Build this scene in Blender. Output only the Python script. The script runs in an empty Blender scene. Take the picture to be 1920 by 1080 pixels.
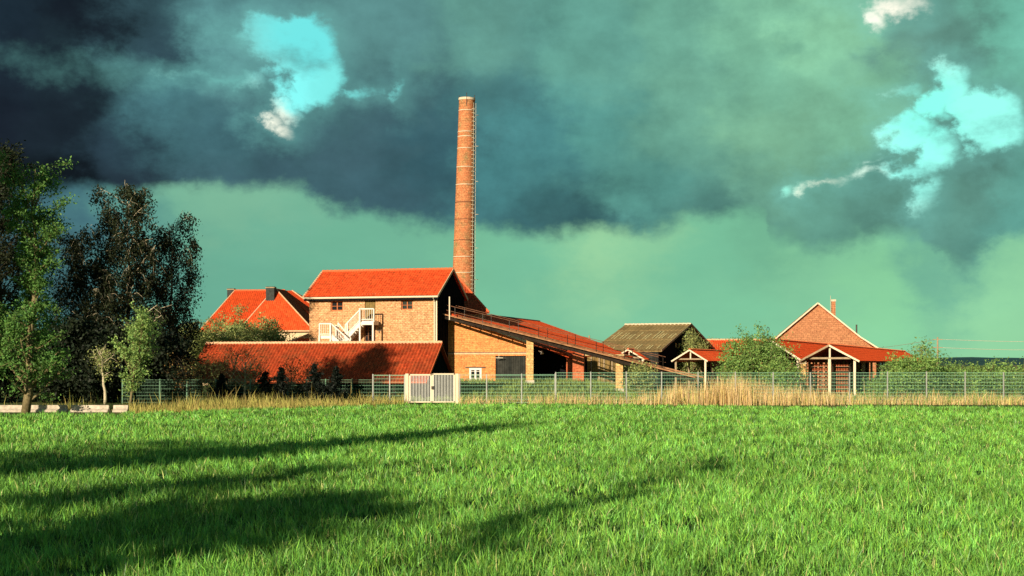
import bpy, bmesh, math, random
import numpy as np
from mathutils import Vector
R = math.radians
F = 2600.0; HZ = 682.0; EYE = 2.6          # focal length in photo pixels, horizon row, eye height
scene = bpy.context.scene
COL = scene.collection
# ------------------------------------------------------------------ camera
cd = bpy.data.cameras.new('camera'); cam = bpy.data.objects.new('camera', cd); COL.objects.link(cam)
cam.location = (0, 0, EYE); cam.rotation_euler = (R(90), 0, 0)
cd.sensor_width = 36; cd.lens = 36*F/1920; cd.shift_y = (HZ-540)/1920
cd.clip_start = 0.1; cd.clip_end = 12000
scene.camera = cam
# ------------------------------------------------------------------ light
SUN_AZ = 28.0; SUN_EL = 16.8               # light travels 28 degrees right of the view, 20 down
sd = bpy.data.lights.new('sun', 'SUN'); sun = bpy.data.objects.new('sun', sd); COL.objects.link(sun)
sd.energy = 5.0; sd.angle = R(0.5); sd.color = (1.0, 0.86, 0.66)
TR = Vector((math.sin(R(SUN_AZ))*math.cos(R(SUN_EL)), math.cos(R(SUN_AZ))*math.cos(R(SUN_EL)), -math.sin(R(SUN_EL))))
sun.rotation_euler = TR.to_track_quat('-Z', 'Y').to_euler()
sun.location = (-40, -50, 60)
vs = scene.view_settings
vs.view_transform = 'Standard'; vs.look = 'None'; vs.gamma = 1; vs.exposure = 0.45; vs.use_curve_mapping = False

def lin(c):
    return tuple(((v/255)/12.92 if v/255 <= .04045 else ((v/255+.055)/1.055)**2.4) for v in c)
EXPK = 2**(-vs.exposure)

def make_world():
    w = bpy.data.worlds.new('World'); scene.world = w; w.use_nodes = True
    nt = w.node_tree; N = nt.nodes; L = nt.links; N.clear()
    def node(t, **k):
        n = N.new(t)
        for a, b in k.items(): setattr(n, a, b)
        return n
    def put(sock, v):
        if isinstance(v, bpy.types.NodeSocket): L.new(v, sock)
        else: sock.default_value = v
    def m(op, a, b=None, c=None, clamp=False):
        n = node('ShaderNodeMath', operation=op, use_clamp=clamp); put(n.inputs[0], a)
        if b is not None: put(n.inputs[1], b)
        if c is not None: put(n.inputs[2], c)
        return n.outputs[0]
    def v(op, a, b=None, c=None):
        n = node('ShaderNodeVectorMath', operation=op); put(n.inputs[0], a)
        if b is not None: put(n.inputs[1], b)
        if c is not None: put(n.inputs[2], c)
        return n.outputs['Value'] if op in ('DISTANCE', 'LENGTH') else n.outputs[0]
    def ss(x, lo, hi):
        n = node('ShaderNodeMapRange', interpolation_type='SMOOTHSTEP'); put(n.inputs[0], x)
        n.inputs[1].default_value = lo; n.inputs[2].default_value = hi
        return n.outputs[0]
    tc = node('ShaderNodeTexCoord'); d = tc.outputs['Generated']
    sep = node('ShaderNodeSeparateXYZ'); L.new(d, sep.inputs[0])
    az = m('ARCTAN2', sep.outputs[0], sep.outputs[1]); el = m('ARCSINE', sep.outputs[2])
    cmb = node('ShaderNodeCombineXYZ'); L.new(az, cmb.inputs[0]); L.new(el, cmb.inputs[1]); p0 = cmb.outputs[0]
    def noise(scale, detail, rough, stretch=(1, 1, 1), off=(0, 0, 0)):
        mp = node('ShaderNodeMapping'); L.new(p0, mp.inputs[0]); mp.inputs['Scale'].default_value = stretch; mp.inputs['Location'].default_value = off
        n = node('ShaderNodeTexNoise'); L.new(mp.outputs[0], n.inputs['Vector'])
        n.inputs['Scale'].default_value = scale; n.inputs['Detail'].default_value = detail; n.inputs['Roughness'].default_value = rough
        return n
    nA = noise(9, 9, .62, (1, 1.5, 1)); nB = noise(26, 8, .62, (1, 1.25, 1), (3, 1, 0)); nC = noise(5, 6, .55, (.8, 2.2, 1), (7, 2, 0)); nD = noise(14, 8, .6, (1, 1.6, 1), (1, 9, 0))
    wa = v('MULTIPLY', v('SUBTRACT', nA.outputs['Color'], (.5, .5, .5)), (.15, .11, 0))
    wb = v('MULTIPLY', v('SUBTRACT', nB.outputs['Color'], (.5, .5, .5)), (.045, .04, 0))
    pw = v('ADD', v('ADD', p0, wa), wb)          # strongly warped: cloud colours
    ps = v('ADD', v('ADD', p0, v('MULTIPLY', wa, (.33, .33, 0))), v('MULTIPLY', wb, (.9, .9, 0)))   # gently warped: openings and cloud base
    def A(px, py):
        t = (px-960)/F; a = math.atan(t); return (a, math.atan((HZ-py)/F*math.cos(a)), 0)
    def rbf(pts, p, s, k=1., ds=0.):
        acc = None; ws = None
        for px, py, c in pts:
            dd = v('DISTANCE', p, A(px, py)); q = m('POWER', m('MULTIPLY_ADD', dd, dd, s*s), -2.0)
            g_ = sum(c)/3; lc = tuple(x*k for x in lin([v_+(g_-v_)*ds for v_ in c]))
            acc = v('MULTIPLY', q0(q), lc) if acc is None else v('MULTIPLY_ADD', q0(q), lc, acc)
            ws = q if ws is None else m('ADD', ws, q)
        return v('DIVIDE', acc, q0(ws))
    def q0(s):
        n = node('ShaderNodeCombineXYZ')
        for i in range(3): L.new(s, n.inputs[i])
        return n.outputs[0]
    up = [(140,20,(18,24,36)),(140,200,(24,34,46)),(150,330,(12,15,22)),(0,60,(28,46,60)),(0,200,(26,36,50)),(0,350,(12,16,20)),(-300,200,(20,28,38)),
      (290,60,(40,62,78)),(330,160,(62,118,128)),(420,100,(98,168,166)),(360,125,(84,148,150)),(395,165,(80,134,138)),(240,270,(42,66,82)),(390,220,(54,100,112)),(500,320,(58,96,108)),(290,355,(34,48,62)),(455,170,(74,124,130)),
      (700,50,(84,142,140)),(750,170,(64,106,114)),(650,270,(62,100,112)),(800,300,(50,94,106)),(700,370,(58,98,110)),(620,200,(66,112,120)),
      (900,60,(92,156,142)),(950,190,(66,122,124)),(1000,250,(72,146,148)),(950,320,(70,142,146)),(980,410,(56,108,114)),(1090,425,(48,92,98)),
      (1100,80,(106,178,150)),(1100,230,(96,176,154)),(1250,60,(114,184,148)),(1290,150,(124,196,156)),(1200,340,(84,158,146)),(1300,410,(76,134,124)),(1250,250,(112,182,148)),
      (1450,100,(132,206,158)),(1450,250,(136,202,150)),(1450,350,(104,172,146)),(1550,70,(156,232,170)),(1700,80,(92,146,132)),(1760,70,(88,142,128)),(1620,200,(138,212,158)),(1550,430,(92,158,138)),
      (1700,400,(82,140,124)),(1775,330,(84,138,124)),(1750,450,(92,156,140)),(1900,50,(120,210,170)),(1900,420,(100,176,150)),(2200,250,(130,200,160)),
      (900,-300,(60,100,105)),(200,-300,(25,40,50)),(1700,-300,(110,180,150))]
    up = [(a_, b_, (c_[0]*.88, c_[1]*.92, c_[2]*.98) if c_[1] > 172 else c_) for a_, b_, c_ in up]
    lo = [(60,410,(58,96,106)),(150,400,(66,116,132)),(250,440,(96,166,150)),(440,395,(126,194,158)),(450,500,(106,186,156)),(700,480,(112,190,156)),(600,600,(100,184,150)),(1000,500,(112,198,160)),
      (1060,492,(132,208,160)),(1130,485,(164,226,164)),(1200,490,(140,212,160)),(1300,480,(118,204,162)),(1200,580,(120,206,162)),(1430,455,(112,190,152)),(1500,520,(136,216,164)),(1650,560,(142,226,164)),(1760,500,(108,184,156)),(1850,600,(150,226,166)),
      (900,660,(118,204,160)),(1400,660,(126,212,164)),(0,640,(80,140,125)),(-400,600,(70,120,115)),(2300,600,(150,226,166)),(900,900,(60,90,70))]
    cu = rbf(up, pw, .022, .98, .15); cl = rbf(lo, pw, .028, .93, .12)
    # fine light and dark inside the cloud mass
    k = m('ADD', m('MULTIPLY', m('SUBTRACT', nB.outputs[0], .5), .85), m('MULTIPLY', m('SUBTRACT', nC.outputs[0], .5), .8))
    cu = v('MULTIPLY', cu, q0(m('ADD', 1.0, k)))
    cl = v('MULTIPLY', cl, q0(m('ADD', 1.0, m('MULTIPLY', m('SUBTRACT', nC.outputs[0], .5), .45))))
    # cloud base line
    sp = node('ShaderNodeSeparateXYZ'); L.new(ps, sp.inputs[0])
    edge = [(-400,390),(134,372),(330,380),(440,362),(560,378),(600,405),(700,425),(860,432),(1060,450),(1200,443),(1290,432),(1420,420),(1440,455),(1560,468),(1700,448),(1740,470),(1786,520),(1900,470),(2400,440)]
    cv = node('ShaderNodeFloatCurve'); c = cv.mapping.curves[0]
    mr = node('ShaderNodeMapRange'); L.new(sp.outputs[0], mr.inputs[0]); a0 = A(-400, 0)[0]; a1 = A(2400, 0)[0]
    mr.inputs[1].default_value = a0; mr.inputs[2].default_value = a1
    pts = [((A(x, y)[0]-a0)/(a1-a0), A(x, y)[1]*5) for x, y in edge]
    c.points[0].location = pts[0]; c.points[1].location = pts[-1]
    for q in pts[1:-1]: c.points.new(*q)
    cv.mapping.update(); L.new(mr.outputs[0], cv.inputs[1])
    dz = m('SUBTRACT', sp.outputs[1], m('DIVIDE', cv.outputs[0], 5.0))
    base = ss(dz, -.004, .015)
    mixc = node('ShaderNodeMix', data_type='RGBA'); L.new(base, mixc.inputs[0]); L.new(cl, mixc.inputs[6]); L.new(cu, mixc.inputs[7])
    # openings to the clear sky
    ell = [(575,92,66,60),(505,52,46,24),(600,140,50,55),(520,75,45,30),(560,175,52,30),(535,205,40,30),(512,245,32,19),(650,165,45,10),(470,60,40,14),(430,136,75,8),
           (1752,200,34,44),(1705,255,44,36),(1745,285,46,36),(1680,318,70,18),(1620,322,42,16),(1553,344,34,14),(1490,350,18,14),(1735,352,13,26),(1690,180,30,12),(1850,235,72,62),
           (1662,8,52,20),(1625,38,24,20),(755,160,6,14),(505,228,32,22),(480,150,26,16),(1785,170,40,50),(1640,300,30,10),(1580,335,20,10)]
    f = None
    for px, py, rx, ry in ell:
        q = v('LENGTH', v('MULTIPLY', v('SUBTRACT', ps, A(px, py)), (F/rx, F/ry, 0)))
        q = m('MULTIPLY', m('SUBTRACT', 1.0, q), min(rx, ry)/45.0)
        f = q if f is None else m('MAXIMUM', f, q)
    f = m('ADD', f, m('MULTIPLY', m('SUBTRACT', nB.outputs[0], .5), 1.7))
    om = m('MULTIPLY', ss(f, -.12, .42), m('SUBTRACT', 1.0, m('MULTIPLY', ss(nD.outputs[0], .47, .68), .68)))
    halo = ss(f, -.95, .25)
    sky = node('ShaderNodeTexSky', sky_type='NISHITA'); sky.sun_disc = False
    sky.sun_elevation = R(SUN_EL); sky.sun_rotation = R(180+SUN_AZ); sky.altitude = 0; sky.air_density = 1; sky.dust_density = 1
    opt = [(590,90,(106,224,228)),(560,170,(128,246,248)),(512,247,(250,252,236)),(640,165,(120,230,230)),(430,136,(100,170,165)),(1740,220,(136,252,238)),(1700,300,(150,255,246)),(1553,345,(250,252,232)),(1612,332,(225,255,240)),
           (1490,350,(150,240,220)),(1662,8,(255,252,236)),(1620,45,(250,255,240)),(1850,230,(150,252,240))]
    oc = rbf(opt, ps, .008)
    clear = node('ShaderNodeMix', data_type='RGBA'); clear.inputs[0].default_value = .9
    L.new(v('MULTIPLY', sky.outputs[0], (.07, .15, .15)), clear.inputs[6]); L.new(v('MULTIPLY', oc, (1.18, 1.12, 1.04)), clear.inputs[7])
    hm = node('ShaderNodeMix', data_type='RGBA'); L.new(m('MULTIPLY', halo, .32), hm.inputs[0]); L.new(mixc.outputs[2], hm.inputs[6]); hm.inputs[7].default_value = (*lin((120, 196, 186)), 1)
    mo = node('ShaderNodeMix', data_type='RGBA'); L.new(om, mo.inputs[0]); L.new(hm.outputs[2], mo.inputs[6]); L.new(clear.outputs[2], mo.inputs[7])
    # behind the camera: overcast dark sky
    fr = ss(sep.outputs[1], -.1, .45)
    bk = node('ShaderNodeMix', data_type='RGBA'); L.new(fr, bk.inputs[0])
    L.new(v('MULTIPLY', sky.outputs[0], (.03, .045, .045)), bk.inputs[6]); L.new(mo.outputs[2], bk.inputs[7])
    bg = node('ShaderNodeBackground'); L.new(bk.outputs[2], bg.inputs[0]); bg.inputs[1].default_value = EXPK
    out = node('ShaderNodeOutputWorld'); L.new(bg.outputs[0], out.inputs[0])
make_world()

# ------------------------------------------------------------------ helpers
def tag(o, label=None, cat=None, group=None, kind=None):
    if label: o['label'] = label
    if cat: o['category'] = cat
    if group: o['group'] = group
    if kind: o['kind'] = kind
    return o
OFF = {}
def thing(name, label, cat, loc=(0, 0, 0), group=None):
    o = bpy.data.objects.new(name, None); COL.objects.link(o); o.location = loc; o.empty_display_size = .3
    OFF[o] = Vector(loc); return tag(o, label, cat, group)
def link(name, me, mat, parent=None, smooth=False):
    o = bpy.data.objects.new(name, me); COL.objects.link(o)
    if mat: me.materials.append(mat)
    off = OFF[parent] if parent else Vector((0, 0, 0)); OFF[o] = off
    if parent: o.parent = parent
    return o
def np_mesh(name, V, Fc, mat, parent=None, col=None, uv=None, smooth=False):
    """V (n,3) world coordinates, Fc (m,k) one face size"""
    V = np.asarray(V, dtype=np.float32); Fc = np.asarray(Fc, dtype=np.int32)
    off = OFF[parent] if parent else Vector((0, 0, 0))
    V = V-np.array(off, dtype=np.float32)
    me = bpy.data.meshes.new(name); k = Fc.shape[1]
    me.vertices.add(len(V)); me.vertices.foreach_set('co', V.ravel())
    me.loops.add(Fc.size); me.loops.foreach_set('vertex_index', Fc.ravel())
    me.polygons.add(len(Fc)); me.polygons.foreach_set('loop_start', np.arange(0, Fc.size, k, dtype=np.int32))
    me.update(calc_edges=True)
    if smooth: me.polygons.foreach_set('use_smooth', np.ones(len(Fc), dtype=bool))
    if col is not None:
        a = me.attributes.new('col', 'FLOAT_COLOR', 'POINT'); c = np.ones((len(V), 4), dtype=np.float32); c[:, :3] = col; a.data.foreach_set('color', c.ravel())
    return link(name, me, mat, parent)
class MB:
    def __init__(s): s.v = []; s.f = []
    def add(s, vs, fs):
        n = len(s.v); s.v += [tuple(p) for p in vs]; s.f += [tuple(i+n for i in f) for f in fs]; return s
    def box(s, c, a, b, d, A=(1, 0, 0), B=(0, 1, 0), Cc=(0, 0, 1)):
        """centre c, half sizes a,b,d on axes"""
        c = Vector(c); A = Vector(A)*a; B = Vector(B)*b; D = Vector(Cc)*d
        vs = [c+A*i+B*j+D*k for k in (-1, 1) for j in (-1, 1) for i in (-1, 1)]
        return s.add(vs, [(0, 2, 3, 1), (4, 5, 7, 6), (0, 1, 5, 4), (2, 6, 7, 3), (0, 4, 6, 2), (1, 3, 7, 5)])
    def bar(s, p, q, w, h=None, up=(0, 0, 1)):
        p = Vector(p); q = Vector(q); d = q-p; l = d.length; d.normalize(); h = h or w
        u = Vector(up)
        if abs(d.dot(u)) > .98: u = Vector((0, 1, 0))
        a = d.cross(u).normalized(); b = a.cross(d)
        return s.box((p+q)/2, l/2, w/2, h/2, d, a, b)
    def tube(s, pts, rad, n=8, cap=True):
        pts = [Vector(p) for p in pts]; rad = rad if hasattr(rad, '__len__') else [rad]*len(pts)
        rings = []; base = len(s.v); pa = None
        for i, p in enumerate(pts):
            d = (pts[min(i+1, len(pts)-1)]-pts[max(i-1, 0)])
            if d.length < 1e-9: d = Vector((0, 0, 1))
            d.normalize()
            a = Vector((1, 0, 0)) if abs(d.x) < .8 else Vector((0, 1, 0))
            if pa is not None: a = pa
            a = (a-d*a.dot(d)).normalized(); b = d.cross(a); pa = a
            for k in range(n):
                t = 2*math.pi*k/n; s.v.append(tuple(p+(a*math.cos(t)+b*math.sin(t))*rad[i]))
        for i in range(len(pts)-1):
            for k in range(n):
                k2 = (k+1) % n; s.f.append((base+i*n+k, base+i*n+k2, base+(i+1)*n+k2, base+(i+1)*n+k))
        if cap:
            s.f.append(tuple(base+k for k in range(n))[::-1]); s.f.append(tuple(base+(len(pts)-1)*n+k for k in range(n)))
        return s
    def build(s, name, mat, parent=None, smooth=False):
        off = OFF[parent] if parent else Vector((0, 0, 0))
        me = bpy.data.meshes.new(name); me.from_pydata([tuple(Vector(p)-off) for p in s.v], [], s.f)
        uvl = me.uv_layers.new(name='UVMap')
        for p in me.polygons:
            n = p.normal; t = Vector((-n.y, n.x, 0)) if abs(n.z) < .7 else None
            if t is not None: t.normalize()
            for li in p.loop_indices:
                co = me.vertices[me.loops[li].vertex_index].co+off
                uvl.data[li].uv = (co.dot(t), co.z) if t is not None else (co.x, co.y)
            p.use_smooth = smooth
        return link(name, me, mat, parent)
def X(px, y): return (px-960)/F*y
def Zp(py, y): return EYE+(HZ-py)/F*y
def P(px, py, y): return Vector((X(px, y), y, Zp(py, y)))
class Frame:
    """local frame: a to the right along a front, b in depth, c up; turned by th degrees"""
    def __init__(s, x, y, th): s.o = Vector((x, y, 0)); t = R(th); s.A = Vector((math.cos(t), -math.sin(t), 0)); s.B = Vector((math.sin(t), math.cos(t), 0)); s.U = Vector((0, 0, 1))
    def __call__(s, a, b, c=0): return s.o+s.A*a+s.B*b+s.U*c
    def a_at(s, px, b=0):      # local a where the sight line px crosses depth b
        k = (px-960)/F; o = s.o+s.B*b
        return (k*o.y-o.x)/(s.A.x-k*s.A.y)
    def b_at(s, px, a=0):
        k = (px-960)/F; o = s.o+s.A*a
        return (k*o.y-o.x)/(s.B.x-k*s.B.y)
    def box(s, mb, a0, a1, b0, b1, c0, c1): return mb.box(s((a0+a1)/2, (b0+b1)/2, (c0+c1)/2), abs(a1-a0)/2, abs(b1-b0)/2, abs(c1-c0)/2, s.A, s.B)
def frame_px(px, y, th): return Frame(X(px, y), y, th)

# ------------------------------------------------------------------ materials
def new_mat(name):
    m = bpy.data.materials.new(name); m.use_nodes = True; nt = m.node_tree; b = nt.nodes['Principled BSDF']; b.inputs['Specular IOR Level'].default_value = .12
    return m, nt, b
def nz(nt, scale, detail=4, rough=.6, vec=None):
    n = nt.nodes.new('ShaderNodeTexNoise'); n.inputs['Scale'].default_value = scale; n.inputs['Detail'].default_value = detail; n.inputs['Roughness'].default_value = rough
    if vec is None:
        tc = nt.nodes.new('ShaderNodeTexCoord'); vec = tc.outputs['Object']
    nt.links.new(vec, n.inputs['Vector']); return n
def ramp(nt, src, stops):
    r = nt.nodes.new('ShaderNodeValToRGB'); nt.links.new(src, r.inputs[0]); e = r.color_ramp.elements
    e[0].position, e[0].color = stops[0][0], (*stops[0][1], 1); e[1].position, e[1].color = stops[-1][0], (*stops[-1][1], 1)
    for p, c in stops[1:-1]:
        q = e.new(p); q.color = (*c, 1)
    return r.outputs[0]
def mixc(nt, a, b, fac, mode='MIX'):
    n = nt.nodes.new('ShaderNodeMix'); n.data_type = 'RGBA'; n.blend_type = mode
    for i, x in ((0, fac), (6, a), (7, b)):
        if isinstance(x, bpy.types.NodeSocket): nt.links.new(x, n.inputs[i])
        else: n.inputs[i].default_value = x if i == 0 else (*x, 1)
    return n.outputs[2]
def bump(nt, b, h, strength=.4, dist=.02):
    n = nt.nodes.new('ShaderNodeBump'); n.inputs['Strength'].default_value = strength; n.inputs['Distance'].default_value = dist
    nt.links.new(h, n.inputs['Height']); nt.links.new(n.outputs[0], b.inputs['Normal'])
def m_plain(name, c, var=.25, scale=3, rough=.8, metal=0, bmp=0):
    m, nt, b = new_mat(name); n = nz(nt, scale, 5)
    nt.links.new(ramp(nt, n.outputs[0], [(.3, tuple(x*(1-var) for x in c)), (.7, tuple(min(1, x*(1+var)) for x in c))]), b.inputs['Base Color'])
    b.inputs['Roughness'].default_value = rough; b.inputs['Metallic'].default_value = metal
    if bmp: bump(nt, b, nz(nt, scale*8, 4).outputs[0], .5, bmp)
    return m
def m_brick(name, c1, c2, mortar, header=.0, hw=.40, hh=.17, stain=(.25, .2, .12), stain_amt=.35):
    m, nt, b = new_mat(name); tc = nt.nodes.new('ShaderNodeTexCoord'); uv = tc.outputs['UV']
    k = nt.nodes.new('ShaderNodeTexBrick'); nt.links.new(uv, k.inputs['Vector'])
    k.inputs['Color1'].default_value = (*c1, 1); k.inputs['Color2'].default_value = (*c2, 1); k.inputs['Mortar'].default_value = (*mortar, 1)
    k.inputs['Scale'].default_value = 1; k.inputs['Brick Width'].default_value = .26; k.inputs['Row Height'].default_value = .085; k.inputs['Mortar Size'].default_value = .01; k.inputs['Bias'].default_value = 0
    c = k.outputs['Color']
    n1 = nz(nt, 1.1, 6, .65); c = mixc(nt, c, stain, ramp(nt, n1.outputs[0], [(.48, (0, 0, 0)), (.72, (stain_amt,)*3)]))
    n2 = nz(nt, 7, 4, .7); c = mixc(nt, c, ramp(nt, n2.outputs[0], [(.3, (.55, .5, .46)), (.7, (1.42, 1.42, 1.36))]), 1.0, 'MULTIPLY')
    h = k.outputs['Fac']
    if header:
        q = nt.nodes.new('ShaderNodeTexBrick'); nt.links.new(uv, q.inputs['Vector']); q.inputs['Scale'].default_value = 1
        q.inputs['Brick Width'].default_value = hw; q.inputs['Row Height'].default_value = hh; q.inputs['Mortar Size'].default_value = hh*.2; q.inputs['Mortar Smooth'].default_value = .7
        q.inputs['Color1'].default_value = (1.12, 1.12, 1.1, 1); q.inputs['Color2'].default_value = (.86, .82, .8, 1); q.inputs['Mortar'].default_value = (1-header, 1-header*1.1, 1-header*1.15, 1)
        c = mixc(nt, c, q.outputs['Color'], 1.0, 'MULTIPLY')
        bump(nt, b, q.outputs['Fac'], -.35, .04)
    nt.links.new(c, b.inputs['Base Color']); b.inputs['Roughness'].default_value = .9
    return m
def m_tile(name, c1, c2, moss=(.2, .12, .04), moss_amt=.3, tw=.24, th=.34):
    m, nt, b = new_mat(name); tc = nt.nodes.new('ShaderNodeTexCoord'); uv = tc.outputs['UV']
    s = nt.nodes.new('ShaderNodeVectorMath'); s.operation = 'DIVIDE'; s.inputs[1].default_value = (tw, th, 1); nt.links.new(uv, s.inputs[0])
    f = nt.nodes.new('ShaderNodeVectorMath'); f.operation = 'FLOOR'; nt.links.new(s.outputs[0], f.inputs[0])
    w = nt.nodes.new('ShaderNodeTexWhiteNoise'); nt.links.new(f.outputs[0], w.inputs['Vector'])
    c = ramp(nt, w.outputs['Value'], [(0, c1), (.85, c2), (1, tuple(x*.72 for x in c1))])
    n1 = nz(nt, .8, 6, .7); c = mixc(nt, c, moss, ramp(nt, n1.outputs[0], [(.45, (0, 0, 0)), (.75, (moss_amt,)*3)]))
    n2 = nz(nt, 5, 4, .7); c = mixc(nt, c, ramp(nt, n2.outputs[0], [(.3, (.62, .56, .5)), (.7, (1.2, 1.2, 1.2))]), 1.0, 'MULTIPLY')
    nt.links.new(c, b.inputs['Base Color']); b.inputs['Roughness'].default_value = .75
    return m
def m_planks(name, c1, c2, w=.18, gap=.25):
    m, nt, b = new_mat(name); tc = nt.nodes.new('ShaderNodeTexCoord')
    k = nt.nodes.new('ShaderNodeTexBrick'); nt.links.new(tc.outputs['UV'], k.inputs['Vector']); k.inputs['Scale'].default_value = 1
    k.inputs['Brick Width'].default_value = w; k.inputs['Row Height'].default_value = 6; k.inputs['Mortar Size'].default_value = .012; k.offset = 0
    k.inputs['Color1'].default_value = (*c1, 1); k.inputs['Color2'].default_value = (*c2, 1); k.inputs['Mortar'].default_value = (*[x*gap for x in c1], 1)
    n = nz(nt, 2, 5, .7); c = mixc(nt, k.outputs['Color'], ramp(nt, n.outputs[0], [(.3, (.6, .6, .6)), (.7, (1.3, 1.3, 1.3))]), 1.0, 'MULTIPLY')
    nt.links.new(c, b.inputs['Base Color']); b.inputs['Roughness'].default_value = .85
    return m
def m_leaf(name, c, trans=.25, rough=.6):
    m, nt, b = new_mat(name); a = nt.nodes.new('ShaderNodeAttribute'); a.attribute_name = 'col'
    cc = mixc(nt, a.outputs['Color'], c, 1.0, 'MULTIPLY'); nt.links.new(cc, b.inputs['Base Color']); b.inputs['Roughness'].default_value = rough; b.inputs['Specular IOR Level'].default_value = .2
    t = nt.nodes.new('ShaderNodeBsdfTranslucent'); nt.links.new(cc, t.inputs[0])
    ms = nt.nodes.new('ShaderNodeMixShader'); ms.inputs[0].default_value = trans
    nt.links.new(b.outputs[0], ms.inputs[1]); nt.links.new(t.outputs[0], ms.inputs[2]); nt.links.new(ms.outputs[0], nt.nodes['Material Output'].inputs[0])
    return m
M = dict(
 brick_main=m_brick('yellow brick', (.70, .40, .20), (.60, .275, .12), (.60, .43, .26), .42, .30, .15, stain=(.3, .2, .08), stain_amt=.4),
 brick_hall=m_brick('orange brick', (.74, .29, .09), (.66, .21, .06), (.62, .33, .15), .2, .5, .17, stain=(.55, .3, .1), stain_amt=.4),
 brick_chim=m_brick('chimney brick', (.60, .155, .055), (.48, .17, .07), (.5, .33, .18), .2, .5, .25, stain=(.27, .22, .10), stain_amt=.95),
 brick_house=m_brick('house brick', (.52, .21, .10), (.46, .17, .08), (.42, .25, .14), .25, .5, .25, stain=(.3, .18, .08), stain_amt=.3),
 brick_red=m_brick('red brick', (.55, .12, .05), (.48, .1, .04), (.4, .2, .1), .2, .5, .2),
 post=m_brick('pale post brick', (.72, .48, .2), (.68, .42, .17), (.6, .42, .2), .28, .5, .22, stain=(.45, .25, .1), stain_amt=.5),
 tile_bright=m_tile('bright orange tile', (.78, .115, .028), (.66, .075, .017), (.42, .08, .025), .35),
 tile_old=m_tile('old red tile', (.53, .086, .027), (.38, .055, .018), (.22, .08, .03), .85),
 tile_far=m_tile('far orange tile', (.62, .075, .016), (.55, .062, .014), (.42, .09, .02), .35),
 ridge=m_plain('ridge mortar', (.72, .42, .24), .25, 6),
 ridge_red=m_plain('ridge tile', (.62, .14, .05), .2, 6),
 cement=m_tile('brown corrugated sheet', (.34, .24, .10), (.29, .20, .085), (.19, .16, .07), .5, .9, 2.2),
 cement_pale=m_plain('pale corrugated sheet', (.50, .42, .20), .2, 4),
 darkwood=m_planks('shade-dark boards', (.012, .013, .014), (.008, .009, .011), .2),  # dark timber gables, their deep shade put into the colour
 black=m_plain('shade-black timber', (.010, .010, .011), .3, 3),  # near-black colour stands in for shade indoors and on unlit gables
 greyboard=m_planks('weathered boards', (.05, .05, .042), (.03, .032, .028), .2),
 brownboard=m_planks('brown boards', (.24, .15, .05), (.17, .12, .045), .35, .3),
 doorgreen=m_planks('olive door', (.27, .18, .06), (.22, .15, .05), .15),
 white=m_plain('white paint', (.78, .70, .60), .06, 5, .6),
 offwhite=m_plain('cream paint', (.72, .60, .42), .08, 5, .6),
 cream=m_plain('cream plaster', (.68, .5, .3), .12, 2),
 glass=None, zinc=m_plain('zinc', (.40, .40, .36), .15, 3, .5, .2),
 galv=m_plain('galvanised post', (.36, .37, .33), .12, 4, .5, .3), galv_green=m_plain('coated rod', (.22, .42, .27), .12, 3, .5),
 wood=m_plain('grey timber', (.34, .25, .15), .25, 4), beam=m_plain('dark beam', (.03, .022, .016), .4, 3), rust=m_plain('rusty rail', (.17, .075, .04), .4, 3),
 bark=m_plain('bark', (.05, .04, .028), .4, 8), birchbark=m_plain('birch bark', (.5, .42, .28), .45, 10), palebark=m_plain('pale bark', (.20, .16, .08), .4, 8),
 concrete=m_plain('concrete', (.52, .44, .34), .35, 4, .9, 0, .03), slate=m_plain('dark chimney brick', (.045, .05, .045), .3, 4), rim=m_plain('rim', (.6, .5, .35), .2, 5),
 shade_coat=m_plain('shade-dulled green', (.13, .24, .15), .2, 3, .6),  # tree shade over the left fence, put into its colour
 gatebar=m_plain('gate paint', (.60, .60, .55), .1, 4, .6),
 railtop=m_plain('brown rail', (.32, .16, .075), .4, 2),
 iron=m_plain('iron', (.07, .06, .05), .3, 4, .6), rung=m_plain('rung', (.5, .45, .33), .2, 4, .6),
)
for k_ in ('darkwood', 'black', 'greyboard', 'beam'): M[k_].node_tree.nodes['Principled BSDF'].inputs['Specular IOR Level'].default_value = 0
mg, ntg, bg_ = new_mat('window glass'); bg_.inputs['Base Color'].default_value = (.015, .018, .02, 1); bg_.inputs['Roughness'].default_value = .08; bg_.inputs['Specular IOR Level'].default_value = .5; M['glass'] = mg
L_ = dict(
 grass=m_leaf('grass blades', (.225, .45, .052), .16, .36), dry=m_leaf('dry grass', (.74, .55, .25), .25), weed=m_leaf('yellow weeds', (.46, .42, .11), .25),
 birch=m_leaf('birch leaves', (.022, .030, .011), .25), dark=m_leaf('dark leaves', (.014, .022, .010), .15), fresh=m_leaf('fresh leaves', (.28, .42, .12), .35),  # birch and dark leaves near-black, their shade put into the colour
 poplar=m_leaf('poplar leaves', (.11, .23, .05), .3), olive=m_leaf('olive leaves', (.32, .36, .12), .3), bush=m_leaf('bush leaves', (.21, .34, .085), .3), mossy=m_leaf('rusty buds', (.26, .15, .045), .2),
 spruce=m_leaf('spruce needles', (.006, .010, .006), .05),  # needles near-black, the shade on the conifers put into the colour
)
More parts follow.
